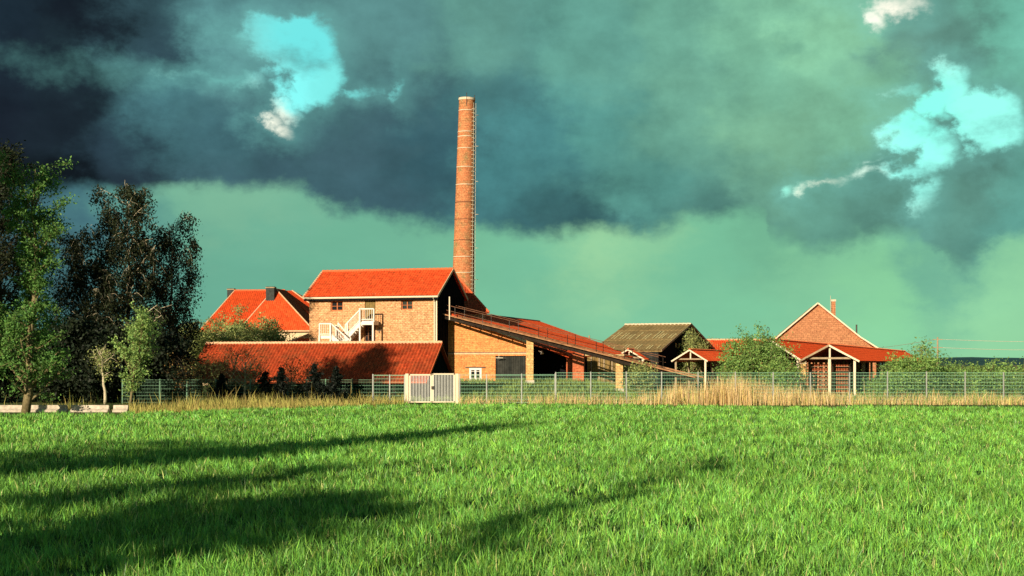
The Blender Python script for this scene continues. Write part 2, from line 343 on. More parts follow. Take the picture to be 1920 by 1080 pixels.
# ------------------------------------------------------------------ ground
rng = np.random.default_rng(7)
def sm(a, b, x):
    t = np.clip((x-a)/(b-a), 0, 1); return t*t*(3-2*t)
def hgt(x, y):
    bank = 1.15*sm(97, 117, y)*sm(-9, -5, x)*(1-sm(6, 12, x))
    return bank
FE_PX = [(-900, 776), (0, 775), (240, 771), (400, 766), (600, 761), (760, 755.5), (1000, 755), (1200, 757), (1500, 760), (1786, 760), (2900, 764)]
FE = [((px-960)/F, (EYE-.2)*F/(py-HZ)) for px, py in FE_PX]      # (slope, depth) of the field's far edge
def field_end(k): return np.interp(k, [a for a, b in FE], [b for a, b in FE])
def make_ground():
    xs = np.array([-5000, -1500, -500, -200, -110]+list(np.arange(-80, 80.1, 1.6))+[110, 200, 500, 1500, 5000])
    ys = np.array([-5000, -1000, -200, -60]+list(np.arange(-30, 200.1, 1.6))+[240, 320, 500, 900, 1800, 5000])
    gx, gy = np.meshgrid(xs, ys); z = hgt(gx, gy)
    V = np.stack([gx, gy, z], -1).reshape(-1, 3); nx = len(xs); ny = len(ys)
    i = np.arange(nx-1)[None]+nx*np.arange(ny-1)[:, None]; Fc = np.stack([i, i+1, i+1+nx, i+nx], -1).reshape(-1, 4)
    m, nt, b = new_mat('ground'); n = nz(nt, .12, 8, .65); c1 = ramp(nt, n.outputs[0], [(.35, (.05, .10, .02)), (.52, (.10, .13, .035)), (.7, (.26, .19, .07))])
    n2 = nz(nt, 3, 6, .7); c = mixc(nt, c1, ramp(nt, n2.outputs[0], [(.3, (.5, .5, .5)), (.7, (1.3, 1.3, 1.3))]), 1.0, 'MULTIPLY')
    nt.links.new(c, b.inputs['Base Color']); b.inputs['Roughness'].default_value = 1; bump(nt, b, nz(nt, 5, 6, .7).outputs[0], .8, .1)
    tag(np_mesh('ground', V, Fc, m, smooth=True), kind='structure')
    # field soil under the crop
    k = np.linspace(-.55, .55, 60); rows = []
    for t in np.linspace(0, 1, 30):
        dd = 6+(field_end(k)-6)*t; rows.append(np.stack([k*dd, dd, dd*0+.03], -1))
    V = np.concatenate(rows); i = np.arange(59)[None]+60*np.arange(29)[:, None]; Fc = np.stack([i, i+1, i+61, i+60], -1).reshape(-1, 4)
    m, nt, b = new_mat('field soil'); n = nz(nt, 1.5, 6, .7)
    nt.links.new(ramp(nt, n.outputs[0], [(.3, (.014, .032, .006)), (.7, (.03, .07, .012))]), b.inputs['Base Color']); b.inputs['Roughness'].default_value = 1
    tag(np_mesh('field_soil', V, Fc, m), kind='structure')
make_ground()
def blades(name, px, py, mat, h, w, lean, cols, bend=.35, parent=None, z0=None):
    """mesh of tapering bent blades at (px,py); arrays of height, width"""
    n = len(px); th = rng.uniform(0, 2*np.pi, n); ta = rng.uniform(0, 2*np.pi, n)
    base = np.stack([px, py, (hgt(px, py) if z0 is None else z0)], -1)
    wv = np.stack([np.cos(th), np.sin(th), 0*th], -1)*(w/2)[:, None]
    ld = np.stack([np.cos(ta), np.sin(ta), 0*ta], -1)
    ln = rng.gamma(2, lean/2, n)*h
    mid = base+ld*(ln*bend)[:, None]; mid[:, 2] += h*.55
    tip = base+ld*ln[:, None]; tip[:, 2] += h*np.clip(1-.25*(ln/h)**2, .5, 1)
    V = np.stack([base-wv, base+wv, mid+wv*.9, mid-wv*.9, tip+wv*.12, tip-wv*.12], 1).reshape(-1, 3)
    i = np.arange(n)[:, None]*6; Fc = np.concatenate([i+np.array([[0, 1, 2, 3]]), i+np.array([[3, 2, 4, 5]])])
    return np_mesh(name, V, Fc, mat, parent, col=np.repeat(cols, 6, 0))
def vnoise(x, y, s, seed=0):
    """cheap smooth value noise"""
    r = np.random.default_rng(seed).random((64, 64)); u = x/s; v = y/s; i = np.floor(u).astype(int); j = np.floor(v).astype(int); fu = u-i; fv = v-j
    fu = fu*fu*(3-2*fu); fv = fv*fv*(3-2*fv); g = lambda a, b: r[a % 64, b % 64]
    return (g(i, j)*(1-fu)+g(i+1, j)*fu)*(1-fv)+(g(i, j+1)*(1-fu)+g(i+1, j+1)*fu)*fv
def make_field():
    nt_ = 118000; B = 8; d0, d1 = 12.5, 96.
    u = rng.random(nt_); d = (np.sqrt(d0)+(np.sqrt(d1)-np.sqrt(d0))*u)**2      # density falls with distance
    k = rng.uniform(-.46, .46, nt_); x = k*d; y = d
    cl = vnoise(x, y, .38, 1)*.55+vnoise(x, y, 1.3, 2)*.45
    ok = (d < field_end(k)) & (rng.random(nt_) < .05+1.45*cl**1.3); x, y, d, cl = x[ok], y[ok], d[ok], cl[ok]; nt_ = len(x)
    sc = (d/15)**.35
    tb = rng.uniform(.3, 1.5, nt_)**1.15*(.8+.4*vnoise(x, y, 5, 4)); ty = rng.random(nt_); thh = (.11+.15*cl+.07*vnoise(x, y, 7, 3))*rng.uniform(.75, 1.25, nt_)
    X_, Y_, D_, TB, TY, TH, SC = [np.repeat(q, B) for q in (x, y, d, tb, ty, thh, sc)]; n = len(X_)
    ox = rng.normal(0, .045, n)*SC; oy = rng.normal(0, .045, n)*SC
    h = TH*rng.uniform(.5, 1.2, n); w = .0105*(D_/15)**.75*rng.uniform(.6, 1.3, n)
    b = TB*rng.uniform(.75, 1.25, n); yl = TY*.6+rng.random(n)*.4
    c = np.stack([b*(.66+.75*yl**2), b*(.9+.16*yl), b*(.9+.9*rng.random(n))], -1)
    dead = rng.random(n) < .03; c[dead] = np.array([3.0, 1.5, 5.])*rng.uniform(.6, 1.1, (dead.sum(), 1))
    tag(blades('crop_field', X_+ox, Y_+oy, L_['grass'], h, w, .5, c), 'bright green young grass crop covering the whole foreground field', 'grass', kind='stuff')
make_field()
def strip(n, kmin, kmax, dmin, dmax, hmin, hmax, w, cvar=.3, clump=3., thr=.35, seed=5):
    k = rng.uniform(kmin, kmax, n); d = rng.uniform(dmin, dmax, n); x = k*d; y = d
    q = vnoise(x*1.0, y, clump, seed)*.7+vnoise(x, y, clump*.3, seed+1)*.3
    ok = rng.random(n) < np.clip((q-thr)*4, 0.03, 1); x = x[ok]; y = y[ok]; q = q[ok]; n = len(x)
    h = rng.uniform(hmin, hmax, n)*(.55+.8*q); b = rng.uniform(1-cvar, 1+cvar, n)
    return x, y, h, np.full(n, w)*rng.uniform(.6, 1.4, n), np.stack([b, b*rng.uniform(.85, 1.1, n), b*rng.uniform(.7, 1.2, n)], -1)
kk = lambda px: (px-960)/F
# golden reeds in front of and behind the fence at the right
x, y, h, w, c = strip(17000, kk(1190), kk(1600), 86, 95, 1.2, 2.0, .024, .35, 4, .25, 11)
fx = np.interp(960+F*x/y, [1190, 1235, 1290, 1400, 1470, 1600], [.0, .6, 1, 1, .35, .03]); ok = rng.random(len(x)) < fx; x, y, h, w, c = x[ok], y[ok], 1.15*h[ok]*(.35+.65*fx[ok])*rng.uniform(.55, 1.1, ok.sum()), w[ok], c[ok]
tag(blades('reeds', x, y, L_['dry'], h, w, .12, c), 'tall golden dry reeds standing along the mesh fence right of the gate', 'reeds', kind='stuff')
x, y, h, w, c = strip(15000, kk(860), kk(2000), 87, 94, .2, .75, .024, .35, 3, .3, 13)
h = h*rng.uniform(.4, 1.3, len(h)); gr = rng.random(len(h)) < .3; c[gr] *= np.array([.38, .75, .35])
tag(blades('dry_grass', x, y, L_['dry'], h, w, .3, c), 'low straw coloured dry grass at the foot of the fence right of the gate', 'grass', kind='stuff')
k = rng.uniform(kk(-150), kk(765), 22000); d = field_end(k)+rng.uniform(-.3, 9, 22000); ok = (k > kk(243)) | (d > 76); k = k[ok]; d = d[ok]; x = k*d; y = d
q = vnoise(x, y, 3, 21)*.6+vnoise(x, y, .9, 22)*.4; ok = rng.random(len(x)) < np.clip((q-.25)*3, .05, 1); x = x[ok]; y = y[ok]; q = q[ok]; n = len(x)
b = rng.uniform(.6, 1.3, n)
tag(blades('weed_strip', x, y, L_['weed'], rng.gamma(3, .11, n)*(.35+1.2*q), np.full(n, .028), .35, np.stack([b, b*rng.uniform(.8, 1.1, n), b], -1)), 'yellow green weeds and dry stalks between the field and the trees left of the gate', 'weeds', kind='stuff')
# long green grass on the bank and yard behind the fence
k = rng.uniform(kk(700), kk(2050), 30000); d = rng.uniform(92, 125, 30000); x = k*d; y = d; n = len(x)
b = rng.uniform(.6, 1.2, n)
tag(blades('yard_grass', x, y, L_['fresh'], rng.uniform(.1, .4, n), np.full(n, .05), .4, np.stack([b*1.0, b*.9, b*.8], -1)), 'green grass on the yard and bank behind the mesh fence', 'grass', kind='stuff')
# distant wooded hills
def hills():
    V = []; Fc = []; n = 160
    xs = np.linspace(-2600, 2600, n); r = 8+8*vnoise(xs, xs*0, 420, 31)+4*vnoise(xs, xs*0, 90, 32)+1.2*vnoise(xs, xs*0, 25, 33)
    for j, (yy, f) in enumerate([(1750, -.02), (1850, .35), (1950, .75), (2100, 1.0), (2600, .9), (3200, -.05)]):
        for i in range(n): V.append((xs[i]*1.0, yy+120*math.sin(xs[i]*.002), max(-1, r[i]*f)))
    for j in range(5):
        for i in range(n-1): Fc.append((j*n+i, j*n+i+1, (j+1)*n+i+1, (j+1)*n+i))
    tag(np_mesh('hills', V, Fc, m_plain('far woods', (.022, .06, .065), .3, .01), smooth=True), kind='structure')
hills()

# ------------------------------------------------------------------ building pieces
def roof_plane(poly, uax, mat, parent, name='roof', pitch=.24, amp=.032, row=.34, step=.02, thick=.14, nsub=6):
    """corrugated tile sheet over a convex planar polygon (seen counter-clockwise from above) with a slab beneath"""
    poly = [Vector(p) for p in poly]; u = Vector(uax).normalized()
    nrm = (poly[1]-poly[0]).cross(poly[2]-poly[0]).normalized()
    if nrm.z < 0: nrm = -nrm; poly = poly[::-1]
    u = (u-nrm*u.dot(nrm)).normalized(); v = nrm.cross(u).normalized()
    if v.z < 0: v = -v; u = -u
    o = poly[0]; us = [(p-o).dot(u) for p in poly]; vs_ = [(p-o).dot(v) for p in poly]
    du = pitch/nsub; U = np.arange(min(us)-du, max(us)+2*du, du)
    Vv = []; r0 = min(vs_)-row
    while r0 < max(vs_)+row: Vv += [(r0, step), (r0+row*.985, 0.)]; r0 += row
    ph = (U/pitch) % 1; prof = amp*(np.where(ph < .7, np.sin(ph/.7*np.pi), -.45*np.sin((ph-.7)/.3*np.pi)))
    bm = bmesh.new(); uvl = bm.loops.layers.uv.new('UVMap'); grid = []
    for vv, hh in Vv:
        grid.append([bm.verts.new(o+u*float(a)+v*vv+nrm*(float(p_)+hh)) for a, p_ in zip(U, prof)])
    for j in range(len(Vv)-1):
        for i in range(len(U)-1):
            try: bm.faces.new((grid[j][i], grid[j][i+1], grid[j+1][i+1], grid[j+1][i]))
            except ValueError: pass
    for i in range(len(poly)):
        a = poly[i]; b = poly[(i+1) % len(poly)]; out = (b-a).cross(nrm)
        if out.length < 1e-6: continue
        bmesh.ops.bisect_plane(bm, geom=bm.verts[:]+bm.edges[:]+bm.faces[:], plane_co=a, plane_no=out.normalized(), clear_outer=True, dist=1e-5)
    for f in bm.faces:
        f.normal_update()
        if f.normal.dot(nrm) < 0: f.normal_flip()
        for l in f.loops: q = l.vert.co-o; l[uvl].uv = (q.dot(u), q.dot(v))
    t0 = nrm*-.03; t1 = nrm*-(thick)
    a = [bm.verts.new(p+t0) for p in poly]; b = [bm.verts.new(p+t1) for p in poly]
    bm.faces.new(a); bm.faces.new(b[::-1])
    for i in range(len(poly)): j = (i+1) % len(poly); bm.faces.new((a[j], a[i], b[i], b[j]))
    off = OFF[parent] if parent else Vector((0, 0, 0))
    for vv in bm.verts: vv.co -= off
    me = bpy.data.meshes.new(name); bm.to_mesh(me); bm.free()
    return link(name, me, mat, parent)
def ridge_caps(p, q, mat, parent, r=.12, step=.36, name='ridge_tiles'):
    p = Vector(p); q = Vector(q); n = max(2, int((q-p).length/step)); mb = MB(); pts = []; rad = []
    for i in range(n):
        a = p.lerp(q, i/n); b = p.lerp(q, (i+.97)/n); pts += [a, b]; rad += [r*1.15, r*.85]
    mb.tube(pts, rad, 8); return mb.build(name, mat, parent)
def wall_holes(fr, b, a0, a1, c0, c1, holes, depth, mb=None, top=None):
    """front wall plane at depth b of frame fr, real openings with reveals; holes (a0,a1,c0,c1)"""
    mb = mb or MB()
    As = sorted({a0, a1, *[h[0] for h in holes], *[h[1] for h in holes]}); Cs = sorted({c0, c1, *[h[2] for h in holes], *[h[3] for h in holes]})
    for i in range(len(As)-1):
        for j in range(len(Cs)-1):
            ca = (As[i]+As[i+1])/2; cc = (Cs[j]+Cs[j+1])/2
            if any(h[0] < ca < h[1] and h[2] < cc < h[3] for h in holes): continue
            mb.add([fr(As[i], b, Cs[j]), fr(As[i+1], b, Cs[j]), fr(As[i+1], b, Cs[j+1]), fr(As[i], b, Cs[j+1])], [(0, 1, 2, 3)])
    for h in holes:
        q = [(h[0], h[2]), (h[1], h[2]), (h[1], h[3]), (h[0], h[3])]
        for i in range(4):
            s = q[i]; t = q[(i+1) % 4]; mb.add([fr(s[0], b, s[1]), fr(s[0], b+depth, s[1]), fr(t[0], b+depth, t[1]), fr(t[0], b, t[1])], [(0, 1, 2, 3)])
    return mb
def window(fr, b, h, parent, mat_f, cols=2, rows=3, fw=.07, name='window'):
    """frame with mullions (part) and a glass pane (sub-part) set b deep"""
    a0, a1, c0, c1 = h; mb = MB(); t = .04
    fr.box(mb, a0, a0+fw, b-t, b+t, c0, c1); fr.box(mb, a1-fw, a1, b-t, b+t, c0, c1)
    fr.box(mb, a0+fw, a1-fw, b-t, b+t, c0, c0+fw); fr.box(mb, a0+fw, a1-fw, b-t, b+t, c1-fw, c1)
    for i in range(1, cols):
        a = a0+(a1-a0)*i/cols; fr.box(mb, a-fw*.45, a+fw*.45, b-t*.9, b+t*.9, c0+fw, c1-fw)
    for j in range(1, rows):
        c = c0+(c1-c0)*j/rows; fr.box(mb, a0+fw, a1-fw, b-t*.6, b+t*.6, c-.018, c+.018)
    o = mb.build(name, mat_f, parent)
    g = MB(); fr.box(g, a0+.01, a1-.01, b+t+.005, b+t+.02, c0+.01, c1-.01); g.build('pane', M['glass'], o); return o
def gable(mb, pts, d):
    """polygon pts extruded by vector d"""
    n = len(pts); d = Vector(d); mb.add([Vector(p) for p in pts]+[Vector(p)+d for p in pts], [tuple(range(n)), tuple(range(2*n-1, n-1, -1))]+[(i, i+n, (i+1) % n+n, (i+1) % n) for i in range(n)]); return mb

# ------------------------------------------------------------------ main brick building
def main_building():
    fr = frame_px(820, 116, 16); aL = fr.a_at(580); W = -aL
    ze = Zp(549, 116); hd = fr.b_at(846); zr = Zp(505, fr(0, hd).y); D = 2*hd
    t = thing('brick_works_building', 'two storey yellow brick building with orange tiled roof and white outside stair', 'building', fr(aL/2, hd))
    ctr = lambda px: fr.a_at(px)
    y_ = lambda a: fr(a, 0).y
    h1 = (ctr(620), ctr(643), Zp(583, y_(ctr(630))), Zp(565, y_(ctr(630))))
    h2 = (ctr(752), ctr(774), Zp(581, y_(ctr(760))), Zp(563, y_(ctr(760))))
    hd1 = (ctr(684), ctr(704), Zp(601, y_(ctr(690))), Zp(554.5, y_(ctr(690))))
    hd2 = (ctr(683), ctr(704), Zp(650, y_(ctr(690))), Zp(609, y_(ctr(690))))
    mb = wall_holes(fr, 0, aL, 0, -.3, ze-.02, [h1, h2, hd1, hd2], .22)
    # side and back walls
    mb.add([fr(aL, 0, -.3), fr(aL, 0, ze-.02), fr(aL, hd, zr-.15), fr(aL, D, ze-.02), fr(aL, D, -.3)], [(0, 1, 2, 3, 4)])
    mb.add([fr(aL, D, -.3), fr(aL, D, ze-.02), fr(0, D, ze-.02), fr(0, D, -.3)], [(0, 1, 2, 3)])
    mb.build('wall', M['brick_main'], t)
    g = MB(); g.add([fr(0, 0, -.3), fr(0, D, -.3), fr(0, D, ze-.02), fr(0, hd, zr-.15), fr(0, 0, ze-.02)], [(0, 1, 2, 3, 4)])
    for i in range(9):                      # upright battens on the shade-dark gable
        b = .6+i*(D-1.2)/8; fr.box(g, .002, .05, b-.04, b+.04, 0, ze-.1)
    tag(g.build('gable_wall', M['darkwood'], t), 'dark boarded gable end with its deep shade put into the colour')
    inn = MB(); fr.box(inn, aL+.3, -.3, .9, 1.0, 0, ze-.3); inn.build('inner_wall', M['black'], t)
    ov = .35; oe = .4; sl = (zr-ze)/hd
    roof = roof_plane([fr(aL-ov, -oe, ze-oe*sl), fr(.2, -oe, ze-oe*sl), fr(.2, hd, zr), fr(aL-ov, hd, zr)], fr.A, M['tile_bright'], t)
    roof_plane([fr(aL-ov, D+oe, ze-oe*sl), fr(.2, D+oe, ze-oe*sl), fr(.2, hd, zr), fr(aL-ov, hd, zr)], fr.A, M['tile_bright'], t)
    ridge_caps(fr(aL-ov, hd, zr+.04), fr(.2, hd, zr+.04), M['ridge_red'], roof)
    for k, (p, q) in enumerate([(fr(.21, -oe-.02, ze-oe*sl-.02), fr(.21, hd, zr)), (fr(.21, D+oe, ze-oe*sl), fr(.21, hd, zr))]):
        b = MB(); b.bar(p+Vector((0, 0, -.02)), q+Vector((0, 0, -.02)), .05, .2); b.build('barge_board', M['cream'], roof)
    ridge_caps(fr(aL-ov-.03, -oe, ze-oe*sl+.03), fr(aL-ov-.03, hd, zr+.03), M['ridge'], roof, .085, .3, 'verge_tiles')
    gt = MB(); gt.tube([fr(aL-ov, -oe-.08, ze-oe*sl-.09), fr(.22, -oe-.08, ze-oe*sl-.09)], .085, 8); gt.build('gutter', M['offwhite'], t)
    fb = MB(); fr.box(fb, aL-ov+.02, .18, -oe+.0, -oe+.06, ze-oe*sl-.32, ze-oe*sl-.14); fb.build('fascia', M['black'], t)
    dp = MB(); a = ctr(815.5); dp.tube([fr(a, -oe-.06, ze-oe*sl-.1), fr(a, -.12, ze-.75), fr(a, -.09, .3)], .065, 8); dp.build('downpipe', M['offwhite'], t)
    qn = MB(); fr.box(qn, -.16, -.02, -.03, .05, 0, ze-.3); qn.build('corner_strip', M['offwhite'], t)
    window(fr, .14, h1, t, m_plain('red window frame', (.5, .16, .06), .2, 5), 2, 2, .09)
    window(fr, .14, h2, t, bpy.data.materials['red window frame'], 2, 2, .09)
    d = MB(); fr.box(d, hd1[0]+.02, hd1[1]-.02, .1, .16, hd1[2], hd1[3]-.02); o = d.build('door', M['doorgreen'], t)
    window(fr, .12, hd2, t, M['rust'], 3, 4, .09, 'tall_window')
    li = MB(); fr.box(li, hd1[0]-.45, hd1[1]+.35, -.03, .1, hd1[3]+.003, hd1[3]+.16); li.build('lintel', M['offwhite'], t)
    an = MB(); a = ctr(711); z = Zp(620, 117); fr.box(an, a-.2, a+.2, -.05, -.002, z-.03, z+.03); fr.box(an, a-.035, a+.035, -.06, -.003, z-.2, z+.2); an.build('wall_anchor', M['iron'], t)
    # ---- white steel stair, doubling back in front of the wall
    st = thing('outside_stair', 'white painted steel outside stair doubling back up to the upper door', 'stair', fr(ctr(650), -1.2))
    zu = Zp(600.5, 115); zl = Zp(628.5, 115); b0, b1, b2 = -.35, -1.3, -2.25
    A = lambda px, b=-1.3: fr.a_at(px, b)
    pl = MB(); fr.box(pl, A(677), A(701), b1-.05, b0+.2, zu-.34, zu); pl.build('upper_platform', M['white'], st)
    lp = MB(); fr.box(lp, A(599, b2), A(621, b2), b2, b0, zl-.26, zl); lp.build('lower_platform', M['white'], st)
    def flight(pxa, za, pxb, zb, bn, bf, name):
        a_, b_ = A(pxa, bn), A(pxb, bn)
        for b in (bn, bf): m_ = MB(); m_.bar(fr(a_, b, za-.08), fr(b_, b, zb-.08), .08, .36); m_.build('stringer', M['white'], st)
        s = MB(); n = max(4, int(abs(za-zb)/.18))
        for i in range(1, n):
            f = i/n; fr.box(s, a_+(b_-a_)*f-.13, a_+(b_-a_)*f+.13, min(bn, bf)+.05, max(bn, bf)-.05, za+(zb-za)*f-.03, za+(zb-za)*f)
        s.build('steps', M['white'], st)
    def rail(p, q, zp, zq, b, n, parent=st):
        m_ = MB(); hh = 1.0
        m_.bar(fr(p, b, zp+hh), fr(q, b, zq+hh), .10); m_.bar(fr(p, b, zp+.12), fr(q, b, zq+.12), .07)
        for i in range(n+1):
            f = i/n; w = .11 if i in (0, n) else .028; a = p+(q-p)*f; z = zp+(zq-zp)*f; m_.bar(fr(a, b, z-.1 if i in (0, n) else z+.12), fr(a, b, z+hh), w)
        m_.build('railing', M['white'], parent)
    flight(677, zu, 648, zl-.2, b1, b0, 'f1')
    flight(621, zl, 640, Zp(649, 115), b2, b1-.1, 'f2'); flight(630, Zp(652, 115), 651, zl-.2, b1, b0, 'f3')
    rail(A(677), A(701), zu, zu, b1-.05, 6); rail(A(677), A(648), zu, zl-.1, b1-.05, 12)
    rail(A(599, b2), A(621, b2), zl, zl, b2, 6); rail(A(621, b2), A(655, b2), zl, Zp(662, 115)+.1, b2, 10)
    rail(A(634, b1), A(650, b1), zl+.1, Zp(646, 115), b1, 5)
    p = MB()
    for (px, b, z) in ((675.5, b1, zu+1.05), (700, b1, zu), (599.5, b2, zl), (620.5, b2, zl+1), (652, b1, zl+1.1), (631, b1, zl+.9)):
        a = A(px, b); fr.box(p, a-.065, a+.065, b-.12, b+.0, -.1, z)
    p.build('stair_posts', M['white'], st)
    # ---- rear kiln block with hipped roof
    r = thing('kiln_block', 'tall hipped red tile roofed block behind the brick building, left of the chimney foot', 'building', fr(-3, D+4))
    y0 = fr(0, D+.3).y
    f2 = Frame(*(fr(0, D+.2).xy), -4); aR = f2.a_at(917); z0 = Zp(586, f2(aR, 0).y); bt = 5.0; aT = f2.a_at(848, bt); zt = Zp(508, f2(aT, bt).y)
    w = MB(); f2.box(w, aL*.6, aR-.3, .3, 2*bt, -.2, z0); w.build('wall', M['brick_main'], r)
    rf = roof_plane([f2(aL*.6, 0, z0), f2(aR, 0, z0), f2(aT, bt, zt), f2(aL*.6, bt, zt)], f2.A, M['tile_old'], r)
    roof_plane([f2(aR, 0, z0), f2(aR, 2*bt, z0), f2(aT, bt, zt)], f2.B, M['tile_old'], r)
    roof_plane([f2(aL*.6, 2*bt, z0), f2(aR, 2*bt, z0), f2(aT, bt, zt), f2(aL*.6, bt, zt)], f2.A, M['tile_old'], r)
    ridge_caps(f2(aT, bt, zt+.03), f2(aR, 0, z0+.03), M['ridge_red'], rf, .09)
    # ---- low annexe with orange roof at the left
    an = thing('tiled_lean_to', 'small orange tiled lean-to roof against the left end of the brick building', 'building', fr(aL-1.5, 3))
    bF = 1.2; aE = fr.a_at(544, bF); zE = Zp(641, fr(aE, bF).y); zH = Zp(616, fr(aL, bF).y)
    w = MB(); gable(w, [fr(aE+.2, bF+.2, -.2), fr(aL-.01, bF+.2, -.2), fr(aL-.01, bF+.2, zH-.15), fr(aE+.2, bF+.2, zE-.12)], fr.B*4); w.build('wall', M['brick_main'], an)
    bq = bF+4.5
    roof_plane([fr(aE, bF-.4, zE-.1), fr(aL-.02, bF-.4, zE-.1), fr(aL-.02, bF+1.6, zH)], fr.A, M['tile_bright'], an)
    roof_plane([fr(aE, bF-.4, zE-.1), fr(aL-.02, bF+1.6, zH), fr(aL-.02, bq, zH), fr(aE, bq, zE-.1)], fr.B, M['tile_bright'], an)
    ridge_caps(fr(aE, bF-.4, zE-.07), fr(aL-.02, bF+1.6, zH+.03), M['ridge'], an, .09, .3, 'verge_tiles')
    return fr, D
FRM, DM = main_building()

# ------------------------------------------------------------------ chimney
def chimney():
    y = 140.; zt = Zp(184, y); x0 = X(868.5, y); x1 = X(875.5, y); zb = Zp(500, y)
    dx = (x1-X(869.2, y))/(zt-zb); cx = lambda z: X(869.2, y)+(z-zb)*dx
    rb = 20/F*y; rt = 14.6/F*y; rad = lambda z: rb+(rt-rb)*(z-zb)/(zt-zb)
    t = thing('factory_chimney', 'tall round red brick factory chimney with iron bands and climbing irons', 'chimney', (cx(0), y, 0))
    mb = MB(); zs = np.linspace(-.2, zt, 60); mb.tube([(cx(z), y, z) for z in zs], [rad(z) for z in zs], 40, cap=False)
    o = mb.build('shaft', M['brick_chim'], t, smooth=True)
    me = o.data; uvl = me.uv_layers[0]                     # wrap the bricks round the shaft
    for p in me.polygons:
        aa = [math.atan2(me.vertices[me.loops[l].vertex_index].co.y, me.vertices[me.loops[l].vertex_index].co.x-(cx(me.vertices[me.loops[l].vertex_index].co.z)-cx(0))) for l in p.loop_indices]
        if max(aa)-min(aa) > 3: aa = [a+2*math.pi if a < 0 else a for a in aa]
        for l, a in zip(p.loop_indices, aa): uvl.data[l].uv = (a*1.3, me.vertices[me.loops[l].vertex_index].co.z)
    cap = MB(); cap.tube([(cx(z), y, z) for z in (zt-.28, zt-.24, zt-.02, zt)], [rt*1.0, rt*1.08, rt*1.08, rt*.95], 40); cap.build('rim', M['rim'], t)
    rd = random.Random(4)
    for py in (208, 248, 257, 279, 314, 347, 380, 412, 451, 482, 512):
        z = Zp(py, y); b = MB(); b.tube([(cx(z), y, z-.035), (cx(z), y, z+.035)], rad(z)+.03, 40); b.build('iron_band', M['rim'] if rd.random() < .55 else M['rust'], t)
    # sooty corbel ring near the top and ladder of irons on the right flank
    la = MB(); ang = R(-38)
    pos = lambda z, r, a=ang: Vector((cx(z)+math.cos(a)*(rad(z)+r), y+math.sin(a)*(rad(z)+r), z))
    z = 8.5
    while z < zt-.8:
        p = pos(z, .26, ang-.16); q = pos(z, .26, ang+.16); la.bar(p, q, .05); la.bar(p, pos(z, 0, ang-.16), .04); la.bar(q, pos(z, 0, ang+.16), .04); z += .42
    for s in (-.16, .16): la.tube([pos(zz, .27, ang+s) for zz in np.linspace(8.5, zt-.6, 30)], .022, 5)
    la.build('ladder', M['rung'], t)
    for py in (216, 274, 340, 402, 465, 524):
        z = Zp(py, y); b = MB(); r = rad(z); b.bar((cx(z)+r-.1, y, z), (cx(z)+r+.42, y, z), .05); b.build('bracket', M['rung'], t)
    for q, h in ((0, .4), (rt*.99, .3), (-rt*.99, .25)): rod = MB(); rod.tube([(cx(zt)+q, y-rt*(q == 0)-.05, zt-.9), (cx(zt)+q, y-rt*(q == 0)-.05, zt+h)], .035, 6); rod.build('lightning_rod', M['iron'], t)
chimney()

# ------------------------------------------------------------------ long low tile shed in front
def front_shed():
    fr = frame_px(800, 98, 15); aL = fr.a_at(344); hd = fr.b_at(829); ze = Zp(717, 98); zr = Zp(643, fr(0, hd).y); D = 2*hd
    t = thing('long_tiled_shed', 'long low shed with weathered red pantile roof reaching almost to the ground', 'shed', fr(aL/2, hd))
    sl = (zr-ze)/hd
    r1 = roof_plane([fr(aL, 0, ze), fr(0, 0, ze), fr(0, hd, zr), fr(aL, hd, zr)], fr.A, M['tile_old'], t, pitch=.26, amp=.062)
    roof_plane([fr(aL, D, ze), fr(0, D, ze), fr(0, hd, zr), fr(aL, hd, zr)], fr.A, M['tile_old'], t, pitch=.26)
    ridge_caps(fr(aL, hd, zr+.05), fr(.02, hd, zr+.05), M['ridge'], r1, .11, .3)
    ridge_caps(fr(aL, -.02, ze+.0), fr(0, -.02, ze+.0), M['ridge_red'], r1, .05, .26, 'eave_tiles')
    b = MB(); b.bar(fr(.03, -.02, ze), fr(.03, hd, zr), .04, .16); b.build('barge_board', M['ridge_red'], r1)
    w = MB(); gable(w, [fr(-.25, .15, -.2), fr(-.25, D-.15, -.2), fr(-.25, D-.15, ze-.05), fr(-.25, hd, zr-.2), fr(-.25, .15, ze-.05)], fr.A*-.1)
    w.build('gable_wall', M['darkwood'], t)
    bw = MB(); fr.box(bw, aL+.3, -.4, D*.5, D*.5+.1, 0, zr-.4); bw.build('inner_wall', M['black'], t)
    for i in range(9):
        a = aL+1.2+i*(-aL-1.6)/8; p = MB(); fr.box(p, a-.09, a+.09, .35, .53, -.1, ze-.05+.35*sl-.1); p.build('post', M['wood'] if i in (4, 5) else M['beam'], t)
front_shed()

